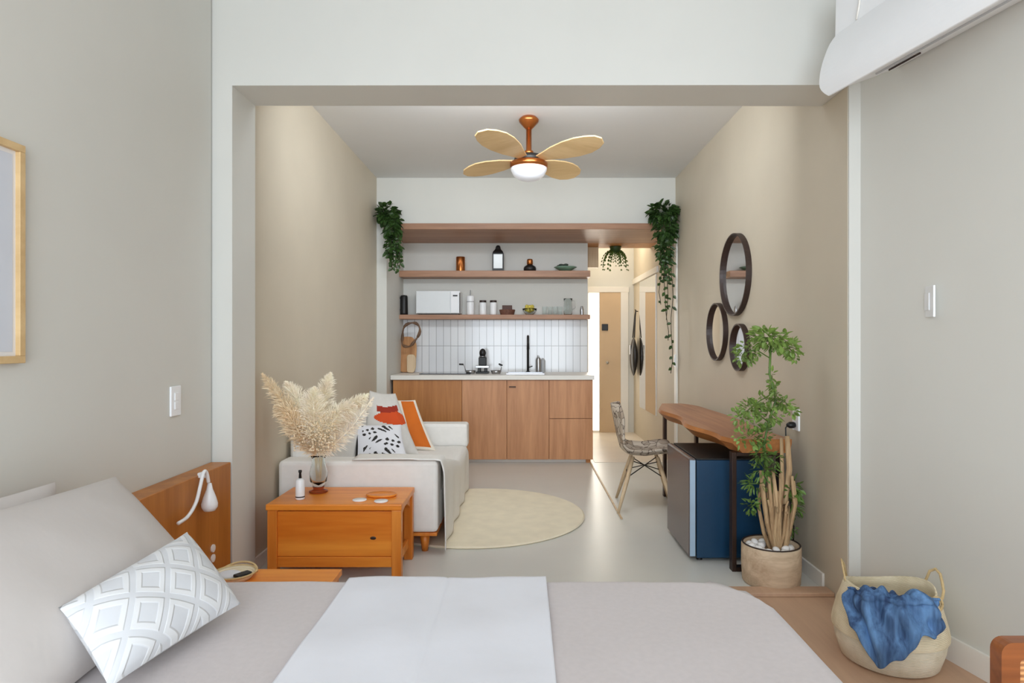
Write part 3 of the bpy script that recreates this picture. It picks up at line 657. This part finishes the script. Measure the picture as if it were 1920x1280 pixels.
# white throw over arm, seat and front
def ztop(y):
    f = (y-3.755)/(1.02); z = .556-.19*max(0, min(1, f))**1.15
    return max(z, .352) if y > 3.93 else .556
def throw(u, v):
    y = 3.755+1.665*u; zt = ztop(y)
    if v < .4:
        return (-1.0+.515*v/.4, y, zt+.004*math.sin(9*u+7*v)*(1 if v < .3 else 0))
    k = (v-.4)/.6; rip = .010*math.sin(u*26+k*2)*k
    return (-.482+.02*math.sin(min(1,k*6)*PI/2)+rip, y, zt-.006-(zt-.03)*k)
o = MB().grid(throw, 60, 40).build('sofa_throw', SOFAF, smooth=True, solid=.006); tag(o, 'smooth white throw draped over the sofa seat and front down to the floor', 'throw')

def pillow(name, p00, p10, p11, p01, th, mats, mfn=None, n=28, parent=None, pinch=.06, cen=None, push=None):
    P = [Vector(p) for p in (p00, p10, p11, p01)]
    nr = (P[1]-P[0]).cross(P[3]-P[0]).normalized(); m = MB()
    def pt(u, v, s):
        a, b = u*2-1, v*2-1
        # pinch edges inward mid-side
        uu = .5+.5*a*(1-pinch*(1-b*b)*.9); vv = .5+.5*b*(1-pinch*(1-a*a)*.9)
        q = P[0]*(1-uu)*(1-vv)+P[1]*uu*(1-vv)+P[2]*uu*vv+P[3]*(1-uu)*vv
        h = th/2*((1-abs(a)**2.6)*(1-abs(b)**2.6))**.55
        h += .0015*math.sin(a*9+b*5)*(1-a*a)*(1-b*b)
        return q+nr*h*s
    m.grid(lambda u,v: pt(u,v,1), n, n, 0, mfn); m.grid(lambda u,v: pt(v,u,-1), n, n, 0)
    c = Vector((0,0,0))
    for q in P: c += q/4
    c.z = min(q.z for q in P)
    m.v = [tuple(Vector(q)-c) for q in m.v]
    return m.build(name, mats, parent, smooth=True, loc=tuple(c))
def img(px, py, Y): return ((px-980)*Y/1200, Y, 1.25-(py-640)*Y/1200)
# patterned cushions
def f_black(u, v):
    if u < .045: return 1
    k = math.sin(u*21+4*math.sin(v*9))*math.sin(v*17+5*math.sin(u*7+1))
    return 1 if k > .34 and .16 < u < .93 and .05 < v < .93 else 0
def f_red(u, v):
    if (.72 < v+.08*math.sin(u*3) < .82) and .28 < u < .9: return 1
    if ((u-.62)/.42)**2+((v-.56)/(.12*(.5+.7*u)))**2 < 1: return 2
    return 0
def f_or(u, v): return 1 if .30 < u < .86 and .06 < v < .97 else 0
c1 = pillow('throw_cushion', (-1.21,4.62,.395), (-.84,4.68,.395), (-.925,4.86,.62), (-1.265,4.80,.62), .12, [SHEETW, INK], f_black, 64)
tag(c1, 'white cushion with black brushstroke print, front of the sofa cushions', 'cushion')
c2 = pillow('throw_cushion', (-1.24,4.90,.37), (-.80,4.96,.37), (-1.03,5.18,.83), (-1.22,5.10,.86), .13, [CUSHG, RED, ORRED], f_red, 64)
tag(c2, 'pale cushion with two red curved shapes, behind the black-and-white one', 'cushion')
c3 = pillow('throw_cushion', (-1.12,5.12,.37), (-.70,5.16,.37), (-.90,5.36,.76), (-1.20,5.32,.78), .10, [CUSHW, ORANGE], lambda u,v: 1 if .60<u<.93 and .05<v<.97 else 0, 64)
tag(c3, 'cream cushion with a burnt orange panel, farthest of the sofa cushions', 'cushion')

# ------------------------------------------------------------------ pine chest
cf = thing('pine_chest', (-.98,3.525,0), 'orange pine chest table in front of the sofa', 'chest')
X0, X1, Y0, Y1, ZT = -.348, .348, -.20, .19, .405
for x in (X0, X1-.05):
    for y in (Y0, Y1-.05): MB().box(x,x+.05,y,y+.05,0,.372).build('leg', PINEV, cf, bevel=.004)
MB().box(X0-.006,X1+.004,Y0-.008,Y1+.006,.3725,ZT).build('top', PINE, cf, bevel=.006)
f_ = MB().box(X0+.05,X1-.05,Y0+.012,Y0+.03,.13,.365).build('front_panel', PINE, cf, bevel=.002)
MB().ell((.20,Y0+.0125,.225),(.017,.002,.009),14,8,M=None).build('knot', DFRAME, f_, smooth=True)
MB().box(X0+.05,X1-.05,Y0+.006,Y0+.03,.075,.128).build('lower_rail', PINE, cf, bevel=.003)
MB().box(X0+.05,X1-.05,Y1-.03,Y1-.012,.075,.365).build('back_panel', PINE, cf, bevel=.002)
MB().box(X0+.012,X0+.03,Y0+.05,Y1-.05,.075,.365).build('side_panel', PINE, cf, bevel=.002)
# open arched right side
ar = [(Y0+.05,.37),(Y0+.05,.30)]+[(Y0+.05+(Y1-Y0-.1)*i/10, .30+.05*math.sin(PI*i/10)) for i in range(1,10)]+[(Y1-.05,.30),(Y1-.05,.37)]
MB().prism(ar, lambda y,z:(X1-.035,y,z), lambda y,z:(X1-.012,y,z)).build('side_apron', PINEV, cf)
MB().box(X1-.04,X1-.02,Y0+.05,Y1-.05,.075,.12).build('side_rail', PINEV, cf, bevel=.002)
ZT = .4055
# vase
VX, VY = -1.145, 3.59
vs_ = thing('glass_vase', (VX,VY,ZT), 'clear glass vase with amber foot holding the pampas grass', 'vase')
MB().lathe([(.03,.035),(.045,.06),(.05,.11),(.038,.16),(.036,.19),(.045,.21),(.042,.21),(.032,.19),(.034,.16),(.046,.11),(.041,.062),(.001,.045)],28).build('vase_body', GLASS, vs_, smooth=True)
MB().lathe([(.05,0),(.052,.008),(.028,.018),(.032,.035),(.001,.035)],28).build('foot', AMBER, vs_, smooth=True)
bo = thing('pampas_bouquet', (VX,VY,ZT+.06), 'large bouquet of cream pampas plumes and dried flowers on the pine chest', 'dried flowers')
rnd = random.Random(21)
def fib(m, p, d, L, w_):
    d = d.normalized(); a = d.cross(Vector((rnd.uniform(-1,1),rnd.uniform(-1,1),rnd.uniform(-1,1))))
    if a.length < .01: return
    a.normalize(); mid = p+d*L*.5+Vector((0,0,-.004)); e = p+d*L+Vector((0,0,-L*.25))
    m.add([p-a*w_*.5, p+a*w_*.5, mid+a*w_*.5, mid-a*w_*.5, e], [(0,1,2,3),(3,2,4)])
def plume(pts, R, n, mat, w_=.0035):
    P = [Vector(p) for p in pts]; m = MB(); N = len(P)-1
    for k in range(n):
        f = rnd.random()**.9*N; i = min(int(f), N-1); t = f-i
        p = P[i].lerp(P[i+1], t); ax = (P[i+1]-P[i]).normalized(); g = f/N
        rad = R*(math.sin(PI*min(1,g*.9+.12))**.6)
        d = Vector((rnd.gauss(0,1),rnd.gauss(0,1),rnd.gauss(0,1))); d -= ax*d.dot(ax); d.normalize()
        q = p+d*rad*rnd.random()*.75
        fib(m, q, d*.6+ax*rnd.uniform(.3,1.1), rad*rnd.uniform(.3,.75)+.012, w_)
    m.tube([P[0]]+P[1:], .004, 5)
    return m.build('plume', mat, bo)
def q3(px, py, Y): a = img(px,py,Y); return (a[0]-VX, a[1]-VY, a[2]-ZT-.06)
for pts, R, n, mt in [
    ([(592,850,3.58),(560,790,3.55),(525,745,3.52),(492,700,3.5)], .055, 1500, PAMPAT),
    ([(592,850,3.58),(575,790,3.62),(555,745,3.64),(535,715,3.64)], .075, 1700, PAMPAS),
    ([(594,850,3.60),(598,790,3.66),(608,740,3.68),(620,698,3.68)], .065, 1700, PAMPAS),
    ([(596,850,3.60),(625,800,3.60),(655,765,3.58),(690,738,3.56)], .065, 1700, PAMPAS),
    ([(596,850,3.58),(615,800,3.52),(640,770,3.48),(668,760,3.46)], .075, 1700, PAMPAS),
    ([(592,850,3.56),(560,810,3.48),(540,775,3.46),(515,760,3.44)], .07, 1500, PAMPAT),
    ([(594,850,3.57),(590,800,3.5),(588,760,3.47),(590,725,3.46)], .085, 1900, PAMPAS),
    ([(592,850,3.58),(570,820,3.52),(550,800,3.5),(535,805,3.48)], .05, 900, PAMPAT),
    ([(596,850,3.58),(630,830,3.54),(660,800,3.5),(700,745,3.5)], .05, 900, PAMPAS)]:
    plume([q3(*p) for p in pts], R, n, mt)
m = MB()
for k in range(420):
    c = Vector(q3(590+max(-38,min(38,rnd.gauss(0,24))), 812+max(-40,min(32,rnd.gauss(0,22))), 3.5+rnd.uniform(-.06,.06)))
    m.ell(c, (.006,.006,.005), 5, 3)
m.build('dried_blossoms', PAMPAT, bo, smooth=True)
m = MB()
for k in range(12):
    a = 2*PI*k/12; m.tube([(.012*math.cos(a),.012*math.sin(a),.005),(.02*math.cos(a+.5),.02*math.sin(a+.5),.13),(.06*math.cos(a),.04*math.sin(a),.24)], .002, 5)
m.build('stems', PAMPAT, bo, smooth=True)
t = thing('white_bottle', (PX(564,3.44),3.43,ZT), 'small white dispenser bottle with black nozzle on the pine chest', 'bottle')
MB().lathe([(.023,0),(.024,.006),(.024,.10),(.017,.108),(.012,.112),(.001,.113)],24).build('body', WPLAST, t, smooth=True)
MB().lathe([(.0245,.012),(.0245,.018)],24,cap=False).build('band', BLACK, t)
MB().lathe([(.008,.113),(.006,.14),(.009,.145),(.009,.155),(.001,.156)],16).build('nozzle', BLACK, t, smooth=True)
t = thing('wooden_coaster', (PX(713,3.47),3.50,ZT), 'oval wooden tray lying behind the two white coasters', 'tray')
MB().lathe([(.075,0),(.085,.006),(.083,.014),(.07,.010),(.001,.009)],32,sy=.65).build('tray_body', PINE, t, smooth=True)
c0 = MB().lathe([(.034,0),(.037,.003),(.036,.007),(.001,.007)],28).build('white_coaster', STONE, smooth=True, loc=(PX(676,3.42),3.40,ZT)); tag(c0,'left of two round white coasters on the pine chest','coaster','white coasters on the chest')
c = c0.copy(); COL.objects.link(c); c.location = (PX(715,3.38),3.375,ZT); c['label'] = 'right of two round white coasters on the pine chest'

# ------------------------------------------------------------------ bed
ZB = .48
bd = thing('bed', (-.35,1.3,0), 'low double bed with taupe linen sheet in the foreground', 'bed')
BX0, BX1, BY0, BY1 = -1.415, .715, .45, 2.06
def rr(x0,x1,y0,y1,rs,n=14):
    pts = []
    for (cx,cy,a0),r in zip(((x1,y0,-90),(x1,y1,0),(x0,y1,90),(x0,y0,180)), rs):
        sx = -1 if cx == x1 else 1; sy = 1 if cy == y0 else -1
        if r <= 0: pts.append((cx,cy)); continue
        for i in range(n+1):
            t = math.radians(a0+90*i/n); pts.append((cx+sx*r+r*math.cos(t), cy+sy*r+r*math.sin(t)))
    return pts
def slab(poly, z0, z1, ox, oy, edge=.03):
    cx = sum(p[0] for p in poly)/len(poly); cy = sum(p[1] for p in poly)/len(poly)
    n = len(poly); vs = []; lv = [(z0,0),(z1-edge,0)]+[(z1-edge+edge*math.sin(a), edge*(1-math.cos(a))) for a in (.5,1.0,PI/2)]
    for z, ins in lv:
        for x, y in poly:
            d = Vector((cx-x,cy-y)); 
            vs.append((x-ox+math.copysign(min(ins,abs(cx-x)), cx-x), y-oy+math.copysign(min(ins,abs(cy-y)), cy-y), z))
    fs = [tuple(range(n-1,-1,-1)), tuple((len(lv)-1)*n+k for k in range(n))]
    for i in range(len(lv)-1):
        for k in range(n): fs.append((i*n+k, i*n+(k+1)%n, (i+1)*n+(k+1)%n, (i+1)*n+k))
    return MB().add(vs, fs)
slab(rr(BX0,BX1-.03,BY0+.03,BY1-.02,(.05,.05,0,0)), .06,.22,-.35,1.3,.01).build('bed_base', LINENP, bd, smooth=False)
MB().box(BX0+.35+.1,BX1+.35-.15,BY0-1.3+.15,BY1-1.3-.15,0,.06).build('plinth', DFRAME, bd)
slab(rr(BX0,BX1-.005,BY0,BY1-.005,(.10,.20,.02,.02)), .221,ZB-.006,-.35,1.3,.05).build('mattress', LINEN, bd, smooth=False)
# linen coverlet with soft wrinkles, hanging at foot and sides
cr = rr(BX0+.001,BX1,BY0,BY1,(.10,.20,.02,.02))
def cover(x0, x1, z, lift, rnd_r, drop, ns, wr, far, seed):
    # sheet over the mattress between x0 and x1: across y it drops at both sides
    def fn(u, v):
        x = x0+(x1-x0)*u
        e = 0
        if rnd_r and x > BX1-.20: e = .20-math.sqrt(max(0, .04-(x-(BX1-.20))**2))
        y1 = far-e; y0 = BY0-.01+e*.5
        s_ = v*(y1-y0+2*drop); 
        if s_ < drop: y = y0; zz = z-(drop-s_)
        elif s_ > drop+(y1-y0): y = y1; zz = z-(s_-drop-(y1-y0))
        else: y = y0+s_-drop; zz = z
        dd = min(abs(y-y0), abs(y1-y)); 
        if zz >= z-1e-6 and dd < .03: zz -= .014*(1-dd/.03)**2
        n_ = wr*(math.sin(x*13+y*5+seed)+.6*math.sin(x*5-y*17+2*seed)+.4*math.sin(x*31+y*11))
        if zz < z-.02: y += (.010*math.sin(x*22+seed)+.004*math.sin(x*51))*min(1,(z-zz)/.1)*(1 if y > 1 else -1)+(.006 if y > 1 else -.006)
        else: zz += n_-(.0035*sum(math.exp(-((t)/.006)**2) for t in (x+.24, y-1.35, y-.9)) if lift else 0)
        return (x, y, zz+lift)
    return MB().grid(fn, ns, 170)
o = cover(-1.40,BX1+.006,ZB,.0,True,.20,120,.0012,BY1+.006,1).build('coverlet', LINEN, bd, smooth=True, solid=.006, loc=(.35,-1.3,0))
o = cover(-.555,.075,ZB,.012,False,.16,110,.0025,BY1+.014,3).build('white_blanket', SHEETW, smooth=True, solid=.008)
tag(o, 'white cotton blanket folded across the middle of the bed', 'blanket')
hbd = thing('headboard', (-1.47,1.8,0), 'low orange-brown wooden headboard panel behind the bed pillows', 'headboard')
MB().box(-.054+.002,.045,-1.3,1.325,.0,.662).build('panel', HEADW, hbd, bevel=.004)
for z in (.255,.30):
    MB().lathe([(.001,.0),(.018,.0),(.018,.006),(.001,.007)],18,M=Matrix.Translation((.0451,2.94-1.8,z)) @ Matrix.Rotation(PI/2,4,'Y')).build('button', WPLAST, hbd, smooth=False)
# reading lamp
def spline(P, n=6):
    P = [Vector(p) for p in P]; out = []
    for i in range(len(P)-1):
        a, b, c, d = P[max(i-1,0)], P[i], P[i+1], P[min(i+2,len(P)-1)]
        for k in range(n):
            t = k/n; out.append(.5*((2*b)+(c-a)*t+(2*a-5*b+4*c-d)*t*t+(3*b-a-3*c+d)*t**3))
    return out+[P[-1]]
rl = thing('reading_lamp', (-1.424,2.78,.66), 'white gooseneck reading lamp hanging over the headboard', 'lamp')
def q4(px, py, X=-1.385):
    Y = X*1200/(px-980); return (X+1.424, Y-2.78, 1.25-(py-640)*Y/1200-.66)
MB().tube(spline([q4(334,981),q4(352,968),q4(367,943),q4(375,913),q4(380,891),q4(384,883),q4(388,888),q4(391,904)]),.0075,10).build('arm', WPLAST, rl, smooth=True)
e = q4(393,908)
MB().lathe([(.008,.006),(.013,-.02),(.026,-.055),(.034,-.085),(.033,-.10),(.024,-.115),(.001,-.119)],28,c=e).build('lamp_head', WPLAST, rl, smooth=True)
MB().box(e[0]-.045,e[0]-.008,e[1]-.02,e[1]+.01,-.01,.012).build('clip', WPLAST, rl, bevel=.003)
# pillows
p2 = pillow('bed_pillow', (-1.29,1.05,.49), (-1.30,1.90,.49), (-1.41,1.93,.826), (-1.41,1.05,.86), .11, LINENP, pinch=.05)
tag(p2, 'rear pale bed pillow propped upright against the headboard', 'pillow')
p1 = pillow('bed_pillow', (-.98,1.12,.49), (-1.0,2.04,.49), (-1.33,2.09,.81), (-1.29,1.12,.86), .17, LINENP, pinch=.04)
tag(p1, 'large greige bed pillow leaning in front of the rear one', 'pillow')
def quilt():
    m, nt, b = newmat('quilted_white')
    v = coords(nt, (1,1,1))
    sp = nt.nodes.new('ShaderNodeSeparateXYZ'); nt.links.new(v, sp.inputs[0])
    return m
CUSHQ, nt_, b_ = newmat('white_diamond_weave')
cb_ = nt_.nodes.new('ShaderNodeTexChecker'); 
tc_ = nt_.nodes.new('ShaderNodeUVMap'); tc_.uv_map = 'uv'
mp_ = nt_.nodes.new('ShaderNodeMapping'); mp_.inputs['Rotation'].default_value = (0,0,.62); mp_.inputs['Scale'].default_value = (1,1,1)
nt_.links.new(tc_.outputs[0], mp_.inputs[0])
def ring(freq):
    sp = nt_.nodes.new('ShaderNodeSeparateXYZ'); nt_.links.new(mp_.outputs[0], sp.inputs[0]); outs = []
    for k in (0,1):
        a = nt_.nodes.new('ShaderNodeMath'); a.operation = 'MULTIPLY'; a.inputs[1].default_value = freq; nt_.links.new(sp.outputs[k], a.inputs[0])
        p_ = nt_.nodes.new('ShaderNodeMath'); p_.operation = 'PINGPONG'; p_.inputs[1].default_value = .5; nt_.links.new(a.outputs[0], p_.inputs[0]); outs.append(p_)
    mn = nt_.nodes.new('ShaderNodeMath'); mn.operation = 'MINIMUM'; nt_.links.new(outs[0].outputs[0], mn.inputs[0]); nt_.links.new(outs[1].outputs[0], mn.inputs[1]); return mn
rg_ = ring(4.6)
rp_ = nt_.nodes.new('ShaderNodeValToRGB'); rp_.color_ramp.interpolation = 'EASE'
e_ = rp_.color_ramp.elements; e_[0].position = .0; e_[0].color = (.3,.3,.3,1); e_[1].position = .5; e_[1].color = (.2,.2,.2,1)
for p_, c_ in ((.07,.3),(.11,1),(.22,1),(.27,.25)):
    x_ = rp_.color_ramp.elements.new(p_); x_.color = (c_,c_,c_,1)
nt_.links.new(rg_.outputs[0], rp_.inputs[0])
mx_ = nt_.nodes.new('ShaderNodeMix'); mx_.data_type = 'RGBA'; mx_.inputs[6].default_value = srgb(202,204,208); mx_.inputs[7].default_value = srgb(220,221,222)
nt_.links.new(rp_.outputs[0], mx_.inputs[0]); nt_.links.new(mx_.outputs[2], b_.inputs['Base Color']); b_.inputs['Roughness'].default_value = .9
bumpnode(nt_, b_, rp_.outputs[0], .5, .006)
nt_.nodes.remove(cb_)
p3 = pillow('lumbar_cushion', (-.86,1.33,.53), (-.775,1.76,.53), (-.97,1.85,.70), (-1.03,1.42,.66), .13, CUSHQ, n=40, pinch=.05)
me = p3.data; uv = me.uv_layers.new(name='uv'); nn = 41*41
for lp in me.loops:
    k = lp.vertex_index; side = k >= nn; k = k % nn; i, j = divmod(k, 41)
    uv.data[lp.index].uv = ((j/40, i/40*.6) if side else (i/40, j/40*.6))
tag(p3, 'white rectangular cushion with raised diamond weave lying before the bed pillow', 'cushion')

# nightstand with tray
ns = thing('nightstand', (-1.05,2.31,0), 'orange wooden nightstand between the bed and the pine chest', 'nightstand')
MB().box(-.362,.335,-.22,.225,.325,.35).build('top', PINE, ns, bevel=.003)
MB().box(-.355,.325,-.215,.218,.10,.3245).build('body', PINEV, ns, bevel=.003)
MB().box(-.34,-.31,-.19,.19,0,.0995).build('leg', PINEV, ns); MB().box(.28,.31,-.19,.19,0,.0995).build('leg', PINEV, ns)
bk = thing('rattan_tray', (-1.095,2.43,.3505), 'small rattan basket with white cloth on the nightstand', 'basket')
MB().lathe([(.06,0),(.078,.022),(.074,.024),(.055,.005),(.001,.005)],32).build('basket_body', SEAGRASS, bk, smooth=True)
MB().tube(arc((0,0,.024),.078,0,360,36,'xy'),.004,8).build('rim', ROPE, bk, smooth=True)
MB().tube(arc((0,.0,.02),.074,15,165,18,'xz'),.004,8,M=Matrix.Rotation(-1.2,4,'X')).build('handle', ROPE, bk, smooth=True)
o = MB().ell((0,0,0),(.045,.04,.012)).build('folded_cloth', SHEETW, smooth=True, loc=(-1.11,2.42,.369)); tag(o,'crumpled white cloth lying in the small rattan basket','cloth')
o = MB().box(-.016,.016,-.03,.03,0,.012).build('remote_control', BLACK, bevel=.004, loc=(-1.05,2.40,.371)); o.rotation_euler = (0,0,-.6); tag(o,'small black remote resting in the rattan basket','remote')

# ------------------------------------------------------------------ left wall things
pf = thing('picture_frame', (XLF,1.57,1.185), 'light wooden picture frame cut off at the left edge', 'picture')
m = MB(); a0, a1, zt = -.365, .365, .655
m.box(0,.022,a0,a1,0,.022).box(0,.022,a0,a1,zt-.022,zt).box(0,.022,a0,a0+.022,.022,zt-.022).box(0,.022,a1-.022,a1,.022,zt-.022)
m.build('frame', BLADEW, pf, bevel=.002)
MB().box(.002,.008,a0+.022,a1-.022,.022,zt-.022).build('mount', PAPERM, pf)
MB().box(.0082,.0095,a0+.03,a1-.035,.035,zt-.035).build('print', PAPER, pf)
def switch(name, loc, rz, label, n, w_=.075, h=.12):
    t = thing(name, loc, label, 'switch', rz)
    MB().box(0,.009,-w_/2,w_/2,0,h).build('plate', WPLAST, t, bevel=.003)
    for k in range(n):
        z0 = h*.2+k*(h*.6/n); MB().box(.0092,.013,-w_*.2,w_*.2,z0+.003,z0+h*.6/n-.003).build('rocker', WPLAST, t, bevel=.0015)
switch('light_switch', (XLF,2.80,.925), 0, 'white double switch on the left wall above the headboard', 2, .08, .13)
switch('light_switch', (XRF(2.61)-.001,2.61,1.348), PI+math.atan(-.205), 'white switch plate on the right bedroom wall', 1, .11, .128)

# ------------------------------------------------------------------ air conditioner
ac = thing('air_conditioner', (XRF(2.35)-.05,2.35,2.30), 'white split air conditioner high on the right bedroom wall', 'air conditioner', rz=math.atan(.205))
LY = .43
prof_ac = [(.045,.45),(-.20,.45),(-.245,.44),(-.258,.40),(-.262,.20),(-.258,.12),(-.24,.06),(-.205,.035),(-.10,.075),(.045,.135)]
MB().prism(prof_ac, lambda x,z:(x,-LY,z), lambda x,z:(x,LY,z)).build('body', WPLAST, ac, bevel=.01)
outer = [(-.266+ -.075*math.sin(PI*.62*t)+.012*t, .245-.275*t) for t in [k/16 for k in range(17)]]
m = MB(); inner = [(x+.012+.004*math.sin(PI*k/16), z+.002) for k,(x,z) in enumerate(outer)]
def ends(s_):                      # rounded ends of the flap
    return lambda x,z: (x, s_*(LY+.004-.05*max(0,(.04-z)/.07)**2-.03*max(0,(z-.2)/.045)**2), z)
m.prism(outer+inner[::-1], ends(-1), ends(1)); m.build('front_flap', WPLAST, ac, bevel=.003)
MB().tube([(-.14,-.36,.058),(-.14,.33,.058)],.006,8).build('air_slot', GPLAST, ac)
MB().tube([(-.07,.18,.082),(-.07,.34,.082)],.004,8).build('louver', DFRAME, ac)
MB().tube([(-.2635,.27,.44),(-.2645,.27,.36),(-.266,.275,.30),(-.270,.285,.245)],.004,8).build('seam', TRIM, ac, smooth=True)

# ------------------------------------------------------------------ belly basket with blue cloth
bb = thing('belly_basket', (1.447,2.53,0), 'seagrass belly basket with folded rim standing by the right wall', 'basket')
MB().lathe([(.165,0),(.185,.01),(.205,.07),(.213,.125),(.208,.132),(.2,.13),(.19,.09),(.17,.015),(.001,.012)],48).build('lower_body', SEAGR2, bb, smooth=True)
upz = lambda a: .285+.02*math.cos(2*a)
m = MB(); n = 48; pr = [(.218,.118),(.219,.13),(.213,.16),(.198,.21),(.178,.26),(.170,None),(.164,None),(.17,.25),(.19,.2),(.205,.14)]
vs2 = []
for r, z in pr:
    for k in range(n):
        a = 2*PI*k/n; zz = upz(a) if z is None else (.118+(z-.118)*(upz(a)-.118)/(.285-.118)); vs2.append((r*math.cos(a), r*math.sin(a), zz))
m.add(vs2, [(i*n+k, i*n+(k+1)%n, (i+1)*n+(k+1)%n, (i+1)*n+k) for i in range(len(pr)-1) for k in range(n)])
m.build('folded_top', SEAGRASS, bb, smooth=True)
MB().tube([(.155,-.075,.25),(.16,-.10,.275),(.172,-.09,.30),(.185,-.06,.325),(.197,-.03,.345),(.197,.0,.355),(.185,.02,.34),(.17,.03,.29)],.0055,8).build('handle', ROPE, bb, smooth=True)
MB().tube([(-.17,.0,.27),(-.165,.04,.31),(-.15,.09,.345),(-.14,.12,.355),(-.12,.135,.33),(-.11,.135,.28)],.004,8).build('handle', ROPE, bb, smooth=True)
MB().ell((.12,-.118,.262),(.017,.008,.02),14,8).build('eyelet', BLACK, bb, smooth=True)
MB().tube([(.12+.022*math.cos(a), -.125-.003*math.cos(a), .262+.027*math.sin(a)) for a in [2*PI*i/20 for i in range(21)]],.005,8).build('eyelet_ring', ROPE, bb, smooth=True)
bb.scale = (.94,.94,.99)
def cloth(u, v):
    a = math.radians(-166+104*u+3*math.sin(v*7+u*5)*min(1,v*2))
    fold = .010+.010*math.sin(u*21+3*math.sin(v*4))+.006*math.sin(u*43-v*9)+.008*math.sin(v*13+u*8)*math.sin(u*9)
    L_ = .235*(.42+.58*math.exp(-((u-.36)/.30)**2)) if u > .36 else .235*(.30+.70*math.exp(-((u-.36)/.22)**2))
    L_ += .014*math.sin(u*23)
    if v < .35:
        k = v/.35; r = .05+.13*k; z = .238+.060*math.sin(k*PI*.6)+.014*math.sin(u*13+k*5)+.010*math.sin(u*29-k*4); rr_ = r
    else:
        k = (v-.35)/.65; z = .293-L_*k-.004*math.sin(u*13+5)*(1-k)
        rr_ = (.182 if k < .06 else .176+.045*min(1,(.280-z)/.14))+fold
    return (rr_*math.cos(a), rr_*math.sin(a), z)
o = MB().grid(cloth, 90, 60).build('blue_throw', JEANS, smooth=True, solid=.007, loc=(1.447,2.53,.004)); tag(o,'crumpled blue velvet throw hanging over the rim of the belly basket','throw')

# ------------------------------------------------------------------ wooden chair in the corner
wc = thing('wooden_chair', (1.098,1.32,0), 'reddish wooden chair with woven straw back at the bottom right corner', 'chair')
m = MB()
fr_ = rr(-.20,.22,.28,.685,(.02,.022,.022,.022),6); inn = rr(-.165,.185,.315,.655,(.01,.01,.01,.01),6)
# back frame: ring between the outlines
n1 = len(fr_); vsr = [(x,-.12,z) for x,z in fr_]+[(x,-.12,z) for x,z in inn]+[(x,-.09,z) for x,z in fr_]+[(x,-.09,z) for x,z in inn]
fs = []
for k in range(n1):
    j = (k+1)%n1; fs += [(k,j,n1+j,n1+k),(2*n1+k,3*n1+k,3*n1+j,2*n1+j),(k,2*n1+k,2*n1+j,j),(n1+k,n1+j,3*n1+j,3*n1+k)]
m.add(vsr, fs); m.build('back_frame', STOOLW, wc)
MB().box(-.165,.185,-.112,-.098,.315,.655).build('woven_back', CANE, wc)
MB().box(-.20,.22,-.088,.26,.345,.375).build('seat', STOOLW, wc, bevel=.008)
for x in (-.195,.185):
    MB().box(x,x+.035,-.12,-.09,0,.279).build('leg', STOOLW, wc, bevel=.003)
    MB().box(x,x+.035,.22,.255,0,.3445).build('leg', STOOLW, wc, bevel=.003)
